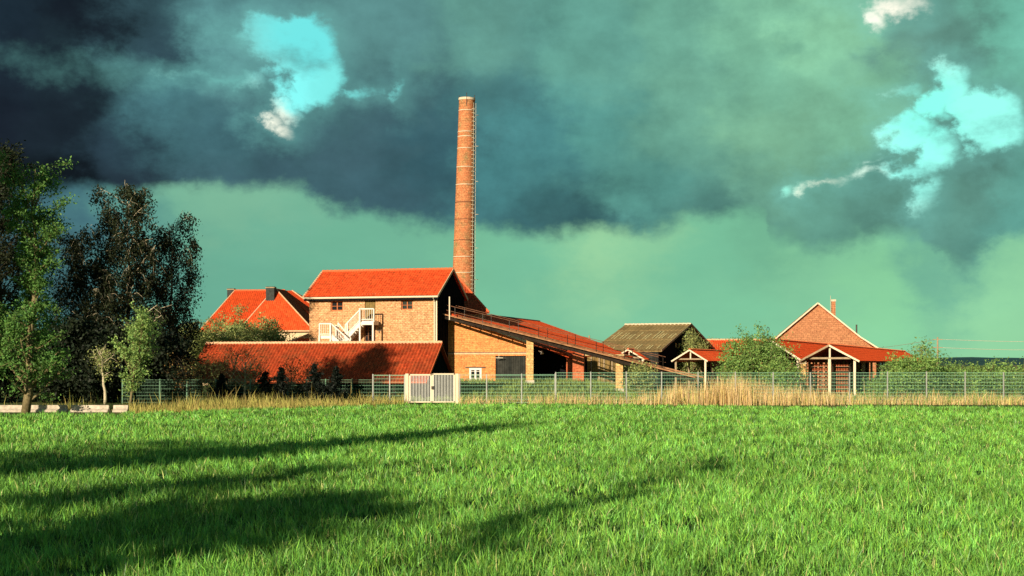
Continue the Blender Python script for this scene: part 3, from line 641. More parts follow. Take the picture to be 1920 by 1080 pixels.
# ------------------------------------------------------------------ kiln hall right of the main building
def hall():
    yb = 118.7; fr = frame_px(840, yb, 16)
    a = lambda px, b=0: fr.a_at(px, b)
    z = lambda py, px, b=0: Zp(py, fr(a(px, b), b).y)
    aR = a(1065); zA = z(585, 840); zB = z(666, 1065); sl = (zB-zA)/(aR)
    aT = -.3
    bB = fr.b_at(1012, aT)
    t = thing('kiln_hall', 'orange brick kiln hall with wide red tiled roof sloping down to the right', 'building', fr(aR/2, 3))
    hw = (a(880), a(903), z(715.5, 890), z(690, 890)); hdn = (a(929), a(986), -.2, z(667, 950))
    a1 = a(1000); holes = [hw, hdn]
    zl = lambda aa: zA+sl*aa-.12
    zc = zl(a1)                                            # rectangle part then sloping top
    mb = wall_holes(fr, 0, 0, a1, -.3, zc, holes, .25)
    mb.add([fr(0, 0, zc), fr(a1, 0, zc), fr(0, 0, zl(0))], [(0, 1, 2)])
    mb.add([fr(0, 0, -.3), fr(0, 0, zl(0)), fr(0, 6, zl(0)), fr(0, 6, -.3)], [(0, 1, 2, 3)])
    mb.build('wall', M['brick_hall'], t)
    st = MB(); fr.box(st, .0, a1, -.05, -.003, z(663, 920)-.07, z(663, 920)+.07); st.build('string_course', M['offwhite'] if False else M['ridge'], t)
    st = MB(); fr.box(st, .0, a1, -.03, -.002, z(663, 920)+.073, z(663, 920)+.13); st.build('course_shadow_strip', M['iron'], t)  # solid dark strip painting a shadow line above the string course
    li = MB(); fr.box(li, hw[0]-.35, hw[1]+.35, -.05, -.003, hw[3]+.01, hw[3]+.09); li.build('lintel', M['iron'], t)
    window(fr, .02, hw, t, M['white'], 2, 4, .17)
    d = MB(); fr.box(d, hdn[0]+.01, hdn[1]-.01, .18, .25, -.1, hdn[3]-.01); d.build('door', M['greyboard'], t)
    # open bay right of the tall post
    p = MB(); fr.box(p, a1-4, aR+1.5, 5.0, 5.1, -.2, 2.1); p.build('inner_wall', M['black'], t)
    pier = MB(); fr.box(pier, a(1074), a(1095), -.1, .35, -.2, z(661, 1085)); tag(pier.build('pier', M['brick_red'], t), 'red brick pier at the right end')
    lr = roof_plane([fr(a(1002), -1.2, z(645, 1004)), fr(a(1064), -1.2, z(661, 1060)), fr(a(1064)+.1, .5, z(658, 1060)+.35), fr(a(1002)+.1, .5, z(645, 1004)+.35+.0)], fr.A, M['tile_old'], t, name='lean_to_roof')
    # lump of the big roof: right slope and left slope
    ov = .5
    zz = lambda aa: zA+sl*aa
    aE = a(1070)
    roof = roof_plane([fr(aT, -ov, zz(aT)), fr(aE, -ov, zz(aE)), fr(aE, bB, zz(aE)), fr(aT, bB, zz(aT))], fr.B, M['tile_bright'], t)  # brighter tile colour lifts this slope, which faces away from the sun
    roof_plane([fr(aT, 6.6, zz(aT)), fr(aT-6, 6.6, zz(aT)-3), fr(aT-6, bB, zz(aT)-3), fr(aT, bB, zz(aT))], fr.B, M['tile_old'], t)
    ridge_caps(fr(aT, -ov+6, zz(aT)+.03), fr(aT, bB, zz(aT)+.03), M['iron'], roof, .1)
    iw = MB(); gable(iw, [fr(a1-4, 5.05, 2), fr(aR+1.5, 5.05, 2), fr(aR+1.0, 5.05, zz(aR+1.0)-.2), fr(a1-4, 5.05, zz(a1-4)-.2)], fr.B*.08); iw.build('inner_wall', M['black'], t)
    v = MB(); v.bar(fr(a(935), -ov-.02, zz(a(935))-.08), fr(a(1000), -ov-.02, zz(a(1000))-.08), .06, .2); v.build('verge_board', M['offwhite'], roof)
    sw = MB(); fr.box(sw, aE-.5, aE-.4, .5, bB-.4, -.2, zz(aE)-.1); sw.build('side_wall', M['brick_red'], t)
    lm = MB(); q = fr(a(1012), -.3, z(658, 1012)); lm.tube([q, q+Vector((.25, -.3, -.05)), q+Vector((.3, -.35, -.25))], [.05, .08, .14], 8); lm.build('wall_lamp', M['white'], t)
    sg = MB(); q = fr(a(936), -.1, z(671, 936)); sg.bar(q+Vector((-.3, -.3, 0)), q+Vector((.35, -.3, 0)), .06); sg.bar(q, q+Vector((0, -.3, 0)), .04); sg.bar(q+Vector((0, -.3, .35)), q+Vector((0, -.3, 0)), .04); sg.build('door_light', M['rung'], t)
hall()

# ------------------------------------------------------------------ inclined conveyor
C1 = P(834, 591, 118.0); C2 = P(1312, 711, 104.5)
def conveyor():
    t = thing('inclined_conveyor', 'long inclined conveyor with handrails running down from the brick building to the reeds', 'conveyor', (C2.x, C2.y, 0))
    d = (C2-C1); n = Vector((d.y, -d.x, 0)).normalized()*-1; w = .65
    at = lambda f, s=0, u=0: C1+d*f+n*s+Vector((0, 0, u))
    b = MB()
    for s in (-w, w): b.bar(at(0, s, -.12), at(1, s, -.12), .09, .22)
    k = 26
    for i in range(k+1): b.bar(at(i/k, -w, -.18), at(i/k, w, -.18), .08, .1)
    b.build('bottom_beam', M['beam'], t)
    r = MB()
    for s in (-w, w): r.bar(at(.0, s, .14), at(1, s, .14), .14, .1)
    r.build('top_rail', M['railtop'], t)
    bl = MB(); bl.bar(at(.01, 0, .06), at(.99, 0, .06), .9, .03); bl.build('belt', M['iron'], t)
    def fpx(px, s):                                       # fraction of the run seen at photo column px
        o = C1+n*s; kx = (px-960)/F; return (kx*o.y-o.x)/(d.x-kx*d.y)
    for s, cols in ((-w, (853, 905, 955, 1010, 1064, 1118, 1171, 1230)), (w, (871, 921, 972, 1027, 1079, 1131, 1186, 1243))):
        for px in cols:
            p = MB(); f = fpx(px, s); p.bar(at(f, s, -.3), at(f, s, 1.0), .05); p.build('rail_post', M['beam'] if px > 990 else M['iron'], t)
        h = MB(); f0, f1 = fpx(cols[0]-16, s), fpx(cols[-1]+5, s)
        h.bar(at(f0, s, .98), at(f1, s, .98), .04); h.bar(at(f0, s, .55), at(f1, s, .55), .035); h.build('handrail', M['rust'], t)
    m_ = MB(); f = fpx(844, -w); m_.bar(at(f, -w-.1, -.2), at(f, -w-.1, 1.75), .09); m_.build('end_post', M['offwhite'], t)
    g = 0
    for px, wpx, lab in ((993.5, 13, 'tall pale brick post under the conveyor in front of the dark doorway'), (1161, 13, 'short pale brick post under the lower part of the conveyor')):
        f = fpx(px, 0); q = at(f); hw = wpx/2/F*q.y; pt = thing('conveyor_post', lab, 'post', (q.x, q.y, 0), 'brick posts under the conveyor')
        z0 = float(hgt(np.array(q.x), np.array(q.y))); zt = q.z-.32
        s = MB(); s.box((q.x, q.y, (z0-.2+zt)/2), hw, hw, (zt-z0+.2)/2); s.build('shaft', M['post'], pt)
        s = MB(); s.box((q.x, q.y, zt+.03), hw*1.15, hw*1.15, .03); s.build('cap', M['rim'], pt)
        s = MB(); s.box((q.x, q.y, z0+.08), hw*1.25, hw*1.25, .14); s.build('footing', M['concrete'], pt)
conveyor()

# ------------------------------------------------------------------ right hand group
def gable_frame_shed(label, apx, apy, rpx, rpy, y, th, length, npost, lpost, tile, name='open_tile_shed', group='open sided tile drying sheds', extra=None):
    fr = frame_px(apx, y, th); hw = fr.a_at(rpx); zr = Zp(apy, y); ze = Zp(rpy, fr(hw, 0).y)
    t = thing(name, label, 'shed', fr(0, 0), group)
    sl = (zr-ze)/hw; ov = .5
    rr = roof_plane([fr(0, -ov, zr), fr(hw, -ov, ze), fr(hw, length, ze), fr(0, length, zr)], fr.B, tile, t, thick=.1, nsub=4)
    roof_plane([fr(0, -ov, zr), fr(-hw, -ov, ze), fr(-hw, length, ze), fr(0, length, zr)], fr.B, tile, t, thick=.1, nsub=4)
    ridge_caps(fr(0, -ov, zr+.04), fr(0, length, zr+.04), M['ridge_red'], rr, .09, .5)
    for s in (-1, 1):
        b = MB(); b.bar(fr(0, -ov-.04, zr-.03), fr(s*hw, -ov-.04, ze-.03), .05, .14); b.build('barge_board', M['offwhite' if s > 0 or apx < 1400 else 'wood'], rr)
    ti = MB(); zt = ze+.18*(zr-ze); ti.bar(fr(-hw*.78, -.1, zt), fr(hw*.78, -.1, zt), .12, .14); ti.build('tie_beam', M['wood'], t)
    kp = MB(); kp.bar(fr(0, -.1, zt), fr(0, -.1, zr-.15), .12); kp.build('king_post', M['offwhite'], t)
    for i in range(npost):
        b = i*(length-1.5)/max(1, npost-1)
        for s in (-1, 1):
            p = MB(); a = s*hw*.82; fr.box(p, a-.09, a+.09, b-.09, b+.09, -.1, ze+(1-.82)*(zr-ze)-.12); p.build('post', M['offwhite'] if s > 0 and i < 1 else M['wood'], t)
    if lpost:
        p = MB(); fr.box(p, -.1, .1, -.2, .0, -.1, zt-.07); p.build('post', M['offwhite'], t)
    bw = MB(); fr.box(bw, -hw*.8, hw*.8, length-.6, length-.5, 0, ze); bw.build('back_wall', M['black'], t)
    return fr, hw, zr, ze
def racks(fr, hw, length, ze, n, label):
    """timber drying racks with red roof tiles inside a shed"""
    for i in range(n):
        a0 = -hw*.7+i*(hw*1.4)/n; a1 = a0+hw*1.4/n-.25; b0 = 1.2; t = thing('drying_rack', label[i], 'rack', fr((a0+a1)/2, b0), 'drying racks in the right shed')
        f = MB()
        for a in (a0, a1):
            for b in (b0, b0+.6): fr.box(f, a-.04, a+.04, b-.04, b+.04, 0, ze-.2)
        f.build('rack_frame', M['beam'], t)
        for j in range(7):
            z = .35+j*.34
            if z > ze-.4: break
            s = MB(); fr.box(s, a0+.05, a1-.05, b0+.05, b0+.55, z-.03, z); s.build('shelf', M['wood'], t)
            ti = MB(); m_ = int((a1-a0)/.12)
            for q in range(m_):
                a = a0+.08+q*.12
                if a < a1-.08: fr.box(ti, a, a+.045, b0+.1, b0+.5, z+.002, z+.2)
            ti.build('tiles', M['brick_red'], t)
S4 = gable_frame_shed('nearest open timber shed on the right, its red roof running back towards the pole', 1556, 647, 1613, 677, 107, 21, 62, 12, True, M['tile_far'])
racks(S4[0], S4[1], 62, S4[3], 2, ['timber rack of red tiles in the left half of the nearest shed', 'timber rack of red tiles in the right half of the nearest shed'])
gable_frame_shed('red roofed open shed behind the big bush, left of the nearest shed', 1446, 637, 1507, 677, 109, 21, 48, 9, False, M['tile_far'])
gable_frame_shed('small open shed with white barge boards left of the big bush', 1295, 656, 1329, 677, 138, 21, 40, 8, False, M['tile_bright'])
gable_frame_shed('small open shed partly behind the low end of the conveyor', 1180, 655, 1211, 674, 142, 21, 17, 5, False, M['tile_bright'])
pt = thing('brick_post', 'pale brick post standing alone under the eave left of the nearest open shed', 'post', (X(1505, 106), 106, 0))
s = MB(); s.box((X(1505, 106), 106, 1.25), .2, .2, 1.35); s.build('shaft', M['post'], pt); s = MB(); s.box((X(1505, 106), 106, 2.63), .24, .24, .03); s.build('cap', M['rim'], pt)
def barn():
    fr = frame_px(1240, 142, 23); aL = fr.a_at(1108); ze = Zp(657, 142); hd = fr.b_at(1296); zr = Zp(608, fr(0, hd).y); D = 2*hd
    t = thing('grey_barn', 'barn with brown corrugated roof, pale patches and a dark boarded gable', 'barn', fr(aL/2, hd))
    r = roof_plane([fr(aL, 0, ze), fr(0, 0, ze), fr(0, hd, zr), fr(aL, hd, zr)], fr.A, M['cement'], t, pitch=.45, amp=.05, row=2.2, step=.03)
    roof_plane([fr(aL, D, ze), fr(0, D, ze), fr(0, hd, zr), fr(aL, hd, zr)], fr.A, M['cement'], t, pitch=.45, amp=.05, row=2.2, step=.03)
    ridge_caps(fr(aL, hd, zr+.05), fr(0, hd, zr+.05), M['rim'], r, .12, .45)
    sl = (zr-ze)/hd; rd = random.Random(3)
    for f0, f1, n, off in ((.40, .72, 8, 0), (.02, .24, 6, .3)):
        for i in range(n):
            a = aL*.93+(i+off)*(-aL*.93)/n+rd.uniform(0, .3); b0 = hd*(f0+rd.uniform(0, .05)); b1 = hd*(f1-rd.uniform(0, .06)*2)
            m_ = MB(); nn = (Vector((0, 0, 1))-fr.B*sl).normalized()
            for w0 in (0, .32)[:rd.choice((1, 2, 2))]: m_.bar(fr(a+w0, b0, ze+b0*sl)+nn*.06, fr(a+w0, b1, ze+b1*sl)+nn*.06, .13, .02, up=nn)
            m_.build('light_sheet', M['cement_pale'], r)
    w = MB(); fr.box(w, aL+.3, -.3, .2, .3, -.2, ze-.15); w.build('wall', M['greyboard'], t)
    w = MB(); fr.box(w, aL+.3, aL*.55, .12, .19, ze-.75, ze-.2); w.build('pale_band', M['cream'], t)
    g = MB(); gable(g, [fr(-.3, .2, -.2), fr(-.3, D-.2, -.2), fr(-.3, D-.2, ze-.1), fr(-.3, hd, zr-.2), fr(-.3, .2, ze-.1)], fr.A*-.1); g.build('gable_wall', M['black'], t)
    bt = MB()
    for i in range(7): b = hd*.55+i*hd*.11; fr.box(bt, -.29, -.24, b-.1, b+.1, ze+.4, min(zr-.9, ze+1.9)-.25*(i % 2)-abs(b-hd)*sl*.8)
    bt.build('pale_boards', M['cement_pale'], t)
    b = MB(); b.bar(fr(.03, 0, ze), fr(.03, hd, zr), .05, .2); b.bar(fr(.03, D, ze), fr(.03, hd, zr), .05, .2); b.build('barge_board', M['wood'], r)
    fr2 = frame_px(1450, 160, 6); t = thing('red_roofed_store', 'long low store with plain red tiled roof between the barn and the big bush', 'building', fr2(-5, 3))
    aL = fr2.a_at(1319); ze = Zp(662, 160); zr = Zp(637.5, 160+4)
    w = MB(); fr2.box(w, aL+.2, -.2, .2, 7.8, -.2, ze-.05); w.build('wall', M['brick_house'], t)
    for (b0, b1) in ((0, 4), (8, 4)):
        r = roof_plane([fr2(aL, b0, ze), fr2(0, b0, ze), fr2(0, b1, zr), fr2(aL, b1, zr)], fr2.A, M['tile_bright'], t)
    ridge_caps(fr2(aL, 4, zr+.04), fr2(0, 4, zr+.04), M['ridge'], r)
    w = MB(); gable(w, [fr2(aL+.2, .2, ze-.1), fr2(aL+.2, 7.8, ze-.1), fr2(aL+.2, 4, zr-.1)], fr2.A*.1); w.build('gable_wall', M['black'], t)
    # boarded store beside the conveyor
    f3 = frame_px(1101, 118, 14); t = thing('boarded_store', 'low store of brown upright boards seen under the conveyor', 'shed', f3(2, 2))
    a1 = f3.a_at(1166); zt = Zp(668, 118)
    w = MB(); f3.box(w, 0, a1, 0, 4, -.2, zt); w.build('wall', M['brownboard'], t)
    w = MB(); w.bar(f3(-.2, 2, zt+.1), f3(a1+.3, 2, zt+.1), 4.6, .1); w.build('roof', M['cement_pale'], t)
    for px in (1109, 1124, 1133, 1148): w = MB(); a = f3.a_at(px); f3.box(w, a-.05, a+.05, -.12, -.003, 0, zt-.05); w.build('batten', M['wood'], t)
barn()
def brick_house():
    y = 165.; fr = frame_px(1533, y, 9); L = lambda px, py: (fr.a_at(px), Zp(py, fr(fr.a_at(px), 0).y))
    ap = (0, Zp(568, y)); lf = L(1446, 641); k1 = L(1613, 632); k2 = L(1648, 654)
    t = thing('gabled_brick_house', 'brick house with plain pointed gable and tall thin chimney behind the sheds', 'house', fr(0, 6))
    w = MB(); pts = [(lf[0]+.3, -.2), (k2[0]-.3, -.2), (k2[0]-.3, k2[1]-.12), (k1[0], k1[1]-.15), (0, ap[1]-.18), (lf[0]+.3, lf[1]+.1)]
    gable(w, [fr(a, 0, c) for a, c in pts], fr.B*14); w.build('wall', M['brick_house'], t)
    o = .35
    r = roof_plane([fr(0, -o, ap[1]), fr(lf[0], -o, lf[1]), fr(lf[0], 14.3, lf[1]), fr(0, 14.3, ap[1])], fr.B, M['tile_old'], t, nsub=4)
    roof_plane([fr(0, -o, ap[1]), fr(k1[0], -o, k1[1]), fr(k1[0], 14.3, k1[1]), fr(0, 14.3, ap[1])], fr.B, M['tile_old'], t, nsub=4)
    roof_plane([fr(k1[0], -o, k1[1]), fr(k2[0], -o, k2[1]), fr(k2[0], 14.3, k2[1]), fr(k1[0], 14.3, k1[1])], fr.B, M['tile_old'], t, nsub=4)
    b = MB()
    for p, q in ((ap, lf), (ap, k1), (k1, k2)): b.bar(fr(p[0], -o-.04, p[1]-.02), fr(q[0], -o-.04, q[1]-.02), .06, .16)
    b.build('barge_board', M['offwhite'], r)
    a = fr.a_at(1562.5, 3); h = .24; zt = Zp(562, fr(a, 3).y); c = MB(); fr.box(c, a-h, a+h, 3-h, 3+h, k1[1], zt); ch = c.build('chimney', M['brick_house'], r)
    c = MB(); fr.box(c, a-h-.06, a+h+.06, 3-h-.06, 3+h+.06, zt-.22, zt+.02); c.build('cap', M['rim'], ch)
    c = MB(); c.tube([fr(a-.34, 2.8, k1[1]+2), fr(a-.34, 2.8, zt+.5)], .03, 6); c.build('aerial', M['rung'], r)
    a = fr.a_at(1606, 3); c = MB(); c.tube([fr(a, 3, k1[1]-.6), fr(a, 3, Zp(609, 168))], .1, 8); c.build('flue_pipe', M['iron'], r)
    rd = random.Random(8)
    q = frame_px(1440, 150, 0); v = thing('weather_vane', 'small weather vane on a thin rod above the red roofs', 'weather vane', (X(1440, 150), 150, 4.4))
    m_ = MB(); m_.tube([(X(1440, 150), 150, 4.0), (X(1440, 150), 150, Zp(624, 150))], .03, 6); m_.build('rod', M['iron'], v)
    m_ = MB(); c0 = P(1440, 618, 150); m_.tube([c0+Vector((math.cos(a)*.13, 0, math.sin(a)*.27)) for a in np.linspace(0, 2*math.pi, 15)], .035, 6); m_.build('ring', M['slate'], v)
brick_house()

# ------------------------------------------------------------------ red roofed house at the left
def left_house():
    y = 165.; fr = frame_px(450, y, 6)
    t = thing('red_roofed_house', 'house with steep hipped orange roofs and two dark chimneys behind the trees', 'house', fr(2, 6))
    a = lambda px, b=0: fr.a_at(px, b); z = lambda py, b=0: Zp(py, y+b)
    zE = z(622); bR = 5.; zR = z(545, bR); aL = a(372); a1 = a(440, bR); a2 = a(535, bR); aR = a(612)
    w = MB(); fr.box(w, aL+.4, aR-.4, .4, 9.6, -.2, zE-.02); w.build('wall', M['cream'], t)
    r = roof_plane([fr(aL, 0, zE), fr(aR, 0, zE), fr(a2, bR, zR), fr(a1, bR, zR)], fr.A, M['tile_far'], t)
    roof_plane([fr(aL, 10, zE), fr(aR, 10, zE), fr(a2, bR, zR), fr(a1, bR, zR)], fr.A, M['tile_far'], t)
    roof_plane([fr(aL, 0, zE), fr(aL, 10, zE), fr(a1, bR, zR)], fr.B, M['tile_far'], t)
    roof_plane([fr(aR, 0, zE), fr(aR, 10, zE), fr(a2, bR, zR)], fr.B, M['tile_far'], t)
    ridge_caps(fr(a1, bR, zR+.03), fr(a2, bR, zR+.03), M['ridge_red'], r); ridge_caps(fr(aL, 0, zE+.03), fr(a1, bR, zR+.03), M['ridge'], r, .07)
    # front wing
    bw = -4.; wl = a(447, bw); wr = a(588, bw); ze2 = z(620, bw); ba = .3; wa = a(516, ba); za = z(541, ba)
    r = roof_plane([fr(wl, bw, ze2), fr(wr, bw, ze2), fr(wa, ba, za)], fr.A, M['tile_bright'], t)
    roof_plane([fr(wr, bw, ze2), fr(wr, 5, ze2), fr(wa, 5, za), fr(wa, ba, za)], fr.B, M['tile_old'], t); roof_plane([fr(wl, bw, ze2), fr(wl, 5, ze2), fr(wa, 5, za), fr(wa, ba, za)], fr.B, M['tile_old'], t)
    for q in (wl, wr): ridge_caps(fr(q, bw, ze2+.03), fr(wa, ba, za+.03), M['ridge'], r, .08)
    w = MB(); fr.box(w, wl+.4, wr-.4, bw+.4, 3, -.2, ze2-.02); w.build('wall', M['cream'], t)
    s = MB(); fr.box(s, wl, wr, bw-.05, bw+.05, ze2-.12, ze2+.02); s.build('gutter', M['ridge'], t)
    for px, b, p0, hw in ((434, 6, 541, .42), (508, -.6, 537.5, .5)):
        aa = a(px, b); zt = Zp(p0, fr(aa, b).y); c = MB(); fr.box(c, aa-hw, aa+hw, b-.4, b+.4, zt-2.2, zt); ch = c.build('chimney', M['slate'], r)
        c = MB(); fr.box(c, aa-hw-.05, aa+hw+.05, b-.45, b+.45, zt-.18, zt-.06); c.build('cap', M['wood'], ch)
    # right rear block
    f2 = frame_px(560, 178, 6); u = thing('rear_roof_house', 'orange hipped roof and cream wall just left of the brick building, behind the wing', 'house', f2(0, 5))
    zE = Zp(580, 178); zR = Zp(545, 182.5); aR = f2.a_at(596); aL = f2.a_at(500); at = f2.a_at(548, 4.5)
    rr = roof_plane([f2(aL, 0, zE), f2(aR, 0, zE), f2(at, 4.5, zR), f2(aL, 4.5, zR)], f2.A, M['tile_far'], u)
    roof_plane([f2(aR, 0, zE), f2(aR, 9, zE), f2(at, 4.5, zR)], f2.B, M['tile_far'], u); roof_plane([f2(aL, 9, zE), f2(aR, 9, zE), f2(at, 4.5, zR), f2(aL, 4.5, zR)], f2.A, M['tile_far'], u)
    ridge_caps(f2(at, 4.5, zR+.03), f2(aR, 0, zE+.03), M['ridge'], rr, .08)
    w = MB(); f2.box(w, aL+.4, aR-.4, .4, 8.6, -.2, zE-.02); w.build('wall', M['cream'], u); s = MB(); f2.box(s, aL, aR, -.06, .04, zE-.14, zE+.03); s.build('gutter', M['ridge'], u)
left_house()

# ------------------------------------------------------------------ fence, gate, barriers, poles
def fence(pxs, yd, top, label, pm='galv', rm='galv_green'):
    pts = [(X(px, yd), yd) for px in pxs]; t = thing('mesh_fence', label, 'fence', (pts[0][0], yd, 0))
    for i, (x, y) in enumerate(pts):
        p = MB(); p.box((x+random.uniform(-.02, .02), y, top/2+.01+random.uniform(-.02, .03)), .036, .03, top/2+.03); p.build('post', M[pm], t)
    for i in range(len(pts)-1):
        (x0, y0), (x1, y1) = pts[i], pts[i+1]; p = MB(); n = int((x1-x0)/.1)
        zz = .08
        while zz < top: p.bar((x0+.05, y0, zz), (x1-.05, y1, zz), .018); zz += .22
        p.bar((x0+.05, y0, top-.01), (x1-.05, y1, top-.01), .022)
        for j in range(1, n): xx = x0+(x1-x0)*j/n; p.add([(xx-.003, y0-.008, .05), (xx+.003, y0-.008, .05), (xx+.003, y0-.008, top), (xx-.003, y0-.008, top), (xx-.003, y0+.008, .05), (xx+.003, y0+.008, .05), (xx+.003, y0+.008, top), (xx-.003, y0+.008, top)], [(0, 1, 2, 3), (5, 4, 7, 6), (1, 5, 6, 2), (4, 0, 3, 7)])
        p.build('mesh_panel', M[rm], t)
YF = 90.
fence([862, 913, 978, 1041], YF, Zp(702, YF), 'shorter green mesh fence between the white gate and the taller run')
fence([1041.5, 1107, 1174, 1240, 1309, 1379, 1450, 1520, 1592, 1664, 1737, 1810, 1882, 1954], YF-.1, Zp(698.5, YF), 'long green mesh fence with galvanised posts from the yard to the right edge')
fence([230, 300, 350, 405, 470, 540, 610, 660, 699], YF+.5, Zp(712, YF), 'low mesh fence behind the small conifers left of the gate', 'shade_coat', 'shade_coat')
fence([699.6, 730, 759], YF+.05, Zp(703, YF), 'short mesh fence panels joining the white gate on its left')
def gate():
    t = thing('white_gate', 'white two leaf metal gate with upright bars', 'gate', (X(810, YF), YF, 0)); zt = Zp(700.5, YF)
    for px in (763, 857): p = MB(); x = X(px, YF); p.box((x, YF, zt/2), .1, .08, zt/2); p.build('gate_post', M['offwhite'], t)
    for a, b, dz in ((767, 809.5, -.03), (810.5, 853, .02)):
        x0, x1 = X(a, YF), X(b, YF); f = MB(); z1 = zt+dz
        f.bar((x0, YF, z1-.05), (x1, YF, z1-.05), .06, .09); f.bar((x0, YF, .12), (x1, YF, .12), .06, .08)
        for x in (x0+.03, x1-.03): f.bar((x, YF, .1), (x, YF, z1), .09, .06)
        lf = f.build('leaf_frame', M['offwhite'], t); n = 15; g = MB()
        for i in range(1, n): x = x0+(x1-x0)*i/n; g.bar((x, YF, .14), (x, YF, z1-.08), .035, .035)
        g.build('bars', M['gatebar'], lf)
    l = MB(); l.box((X(811.5, YF), YF-.08, 1.05), .09, .03, .1); l.build('lock', M['iron'], t)
gate()
def barrier(px0, px1, label):
    y = (EYE)*F/(773-HZ); x0, x1 = X(px0, y), X(px1, y); h = Zp(759.5, y); mb = MB()
    gable(mb, [(x0, y-.28, 0), (x0, y-.28, .1), (x0, y-.1, .2), (x0, y-.07, h), (x0, y+.07, h), (x0, y+.1, .2), (x0, y+.28, .1), (x0, y+.28, 0)], (x1-x0, 0, 0))
    o = mb.build('concrete_barrier', M['concrete'], None); tag(o, label, 'barrier', 'pale concrete barriers at the field corner')
    bv = o.modifiers.new('bevel', 'BEVEL'); bv.width = .02
barrier(-40, 126, 'long pale concrete barrier at the left edge'); barrier(134, 205, 'middle pale concrete barrier under the trees'); barrier(213, 241, 'shortest pale concrete barrier beside the leaning green sapling')
def pole(px, y, top, label, arm=True):
    x = X(px, y); z = Zp(top, y); t = thing('utility_pole', label, 'pole', (x, y, 0))
    p = MB(); p.tube([(x, y, -.2), (x, y, z)], [.16, .11], 8); p.build('mast', M['wood'], t)
    if arm:
        for dz in (.35, 1.5): p = MB(); p.bar((x-.7, y, z-dz), (x+.7, y, z-dz), .1); p.build('cross_arm', M['wood'], t)
    return Vector((x, y, z))
a = pole(1758, 200, 632, 'wooden utility pole with cross arms beyond the sheds at the right'); b = pole(1105, 210, 629, 'slim pale pole behind the roofs beside the barn', False)
c = pole(2150, 200, 628, 'wooden utility pole further right along the power line'); 
for i, (dz, lab) in enumerate(((.3, 'upper power line wire running left over the brick house roof'), (1.5, 'lower power line wire running left over the brick house roof'))):
    m_ = MB(); e = P(1500, 640+i*8, 330)
    m_.tube([e.lerp(a-Vector((0, 0, dz)), t)-Vector((0, 0, 1.6*math.sin(math.pi*t))) for t in np.linspace(0, 1, 16)], .035, 5)
    m_.tube([(a-Vector((0, 0, dz))).lerp(c-Vector((0, 0, dz)), t)-Vector((0, 0, .5*math.sin(math.pi*t))) for t in np.linspace(0, 1, 12)], .03, 5)
    tag(m_.build('power_line', M['rung']), lab, 'wire', 'power line wires')

